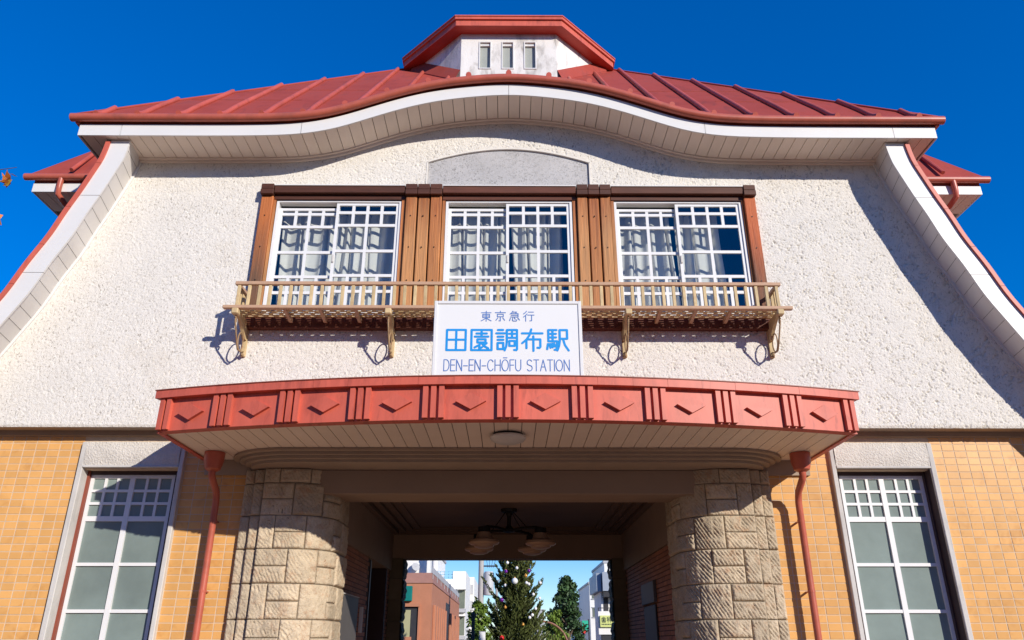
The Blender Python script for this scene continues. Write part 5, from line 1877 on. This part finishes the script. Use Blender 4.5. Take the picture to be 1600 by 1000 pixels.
for (x, z_, lb) in (
    (-0.01, 4.12, 'topmost small white bauble just below the passage lintel'),
    (0.31, 3.95, 'small white bauble on the tree axis above the largest white one'),
    (-0.08, 3.41, 'small white bauble left of the largest white bauble'),
    (0.64, 3.49, 'small white bauble, left one of the pair right of the largest'),
    (0.72, 3.45, 'small white bauble, right one of the pair right of the largest'),
    (1.11, 3.49, 'white bauble on the highest right branch tip of the Christmas tree'),
    (1.08, 3.00, 'white bauble on the right branch tip below the highest one'),
    (0.87, 3.12, 'small white bauble inside the right branches of the Christmas tree'),
    (0.94, 2.67, 'white bauble above the pale distant tower'),
    (0.83, 2.47, 'white bauble left of the pale distant tower, upper of two'),
    (0.74, 2.39, 'white bauble left of the pale distant tower, lower of two'),
    ):
    bauble(x, z_, 0.052, 'bauble_white', lb, gW)
bauble(0.24, 3.53, 0.105, 'bauble_white', 'largest white bauble high on the Christmas tree', 'coloured baubles on the Christmas tree')
bauble(-0.06, 3.84, 0.062, 'bauble_purple', 'purple bauble high on the left of the Christmas tree', 'coloured baubles on the Christmas tree')
bauble(0.73, 3.88, 0.062, 'bauble_purple', 'purple bauble high on the right of the Christmas tree', 'coloured baubles on the Christmas tree')
bauble(-0.20, 2.94, 0.070, 'bauble_purple', 'lowest purple bauble at left side of the Christmas tree', 'coloured baubles on the Christmas tree')
bauble(0.61, 3.70, 0.060, 'bauble_gold', 'gold bauble just below the right purple bauble', 'coloured baubles on the Christmas tree')
bauble(-0.08, 2.71, 0.055, 'bauble_gold', 'gold bauble below the lowest purple bauble', 'coloured baubles on the Christmas tree')
bauble(0.51, 2.17, 0.050, 'bauble_gold', 'gold bauble low at the centre of the Christmas tree', 'coloured baubles on the Christmas tree')
bauble(-0.19, 1.76, 0.080, 'bauble_red', 'red bauble at the foot of the visible Christmas tree', 'coloured baubles on the Christmas tree')

# autumn cherry tree at the left, only its twig tips reach into view
ct = empty('autumn_tree', (-8.0, -3.42, 0))
rr = random.Random(9)
p = MB()
p.tube([(0, 0, 0), (0.08, 0.03, 1.6), (0.0, 0.05, 3.4), (0.1, 0, 5.2)], [0.16, 0.13, 0.10, 0.05], 10)
lpts = []
ypts = []
def twig(a, b, r0, r1, nl, spread):
    a, b = Vector(a), Vector(b)
    mid = (a + b) / 2 + Vector((0, 0, 0.06 * (b - a).length))
    p.tube([tuple(a), tuple(mid), tuple(b)], [r0, (r0 + r1) / 2, r1], 6)
    for i in range(nl):
        u = rr.uniform(0.35, 1.0)
        c = a.lerp(b, u) + Vector((rr.gauss(0, spread), rr.gauss(0, spread), rr.gauss(0, spread) - 0.03))
        (lpts if rr.random() < 0.65 else ypts).append(tuple(c))
for i in range(16):
    a = i * 2.4
    zz = 2.4 + 0.2 * i
    ln = rr.uniform(1.0, 1.6)
    if math.cos(a) > 0.2: ln *= 0.8
    tip = (ln * math.cos(a), ln * math.sin(a), zz + rr.uniform(0.4, 1.0))
    twig((0.05, 0.03, zz), tip, 0.045, 0.015, 30, 0.22)
    for j in range(3):
        b = a + rr.uniform(-0.7, 0.7)
        twig(tip, (tip[0] + 0.5 * math.cos(b), tip[1] + 0.5 * math.sin(b), tip[2] + rr.uniform(0, 0.4)), 0.013, 0.004, 16, 0.12)
# the two tips that enter the picture
twig((0.05, 0.03, 4.6), (1.9, 0.25, 5.72), 0.04, 0.014, 16, 0.12)
twig((1.9, 0.25, 5.72), (3.02, 0.22, 6.03), 0.012, 0.003, 0, 0.05)
twig((1.6, 0.2, 5.0), (2.98, 0.22, 5.50), 0.012, 0.003, 3, 0.04)
p.build('trunk', 'bark', ct)
def leaves_exact(name, pts, size, m):
    me = leaf_mesh(name, pts, size, m, rr, 1.9)
    return link(name, me, ct)
lpts += [(2.955, 0.22, 5.93), (2.925, 0.23, 5.89), (2.94, 0.22, 5.86), (2.965, 0.24, 5.87), (2.91, 0.24, 5.93), (2.93, 0.23, 5.97), (2.985, 0.22, 5.46), (2.97, 0.23, 5.43)]
ypts += [(3.01, 0.22, 5.94), (2.96, 0.24, 5.86), (2.92, 0.21, 5.86)]
leaves_exact('leaves', lpts, 0.066, 'leaf_orange')
leaves_exact('leaves', ypts, 0.066, 'leaf_yellow')
tag(ct, 'autumn tree with orange leaves, twig tips showing at the left edge', 'tree')
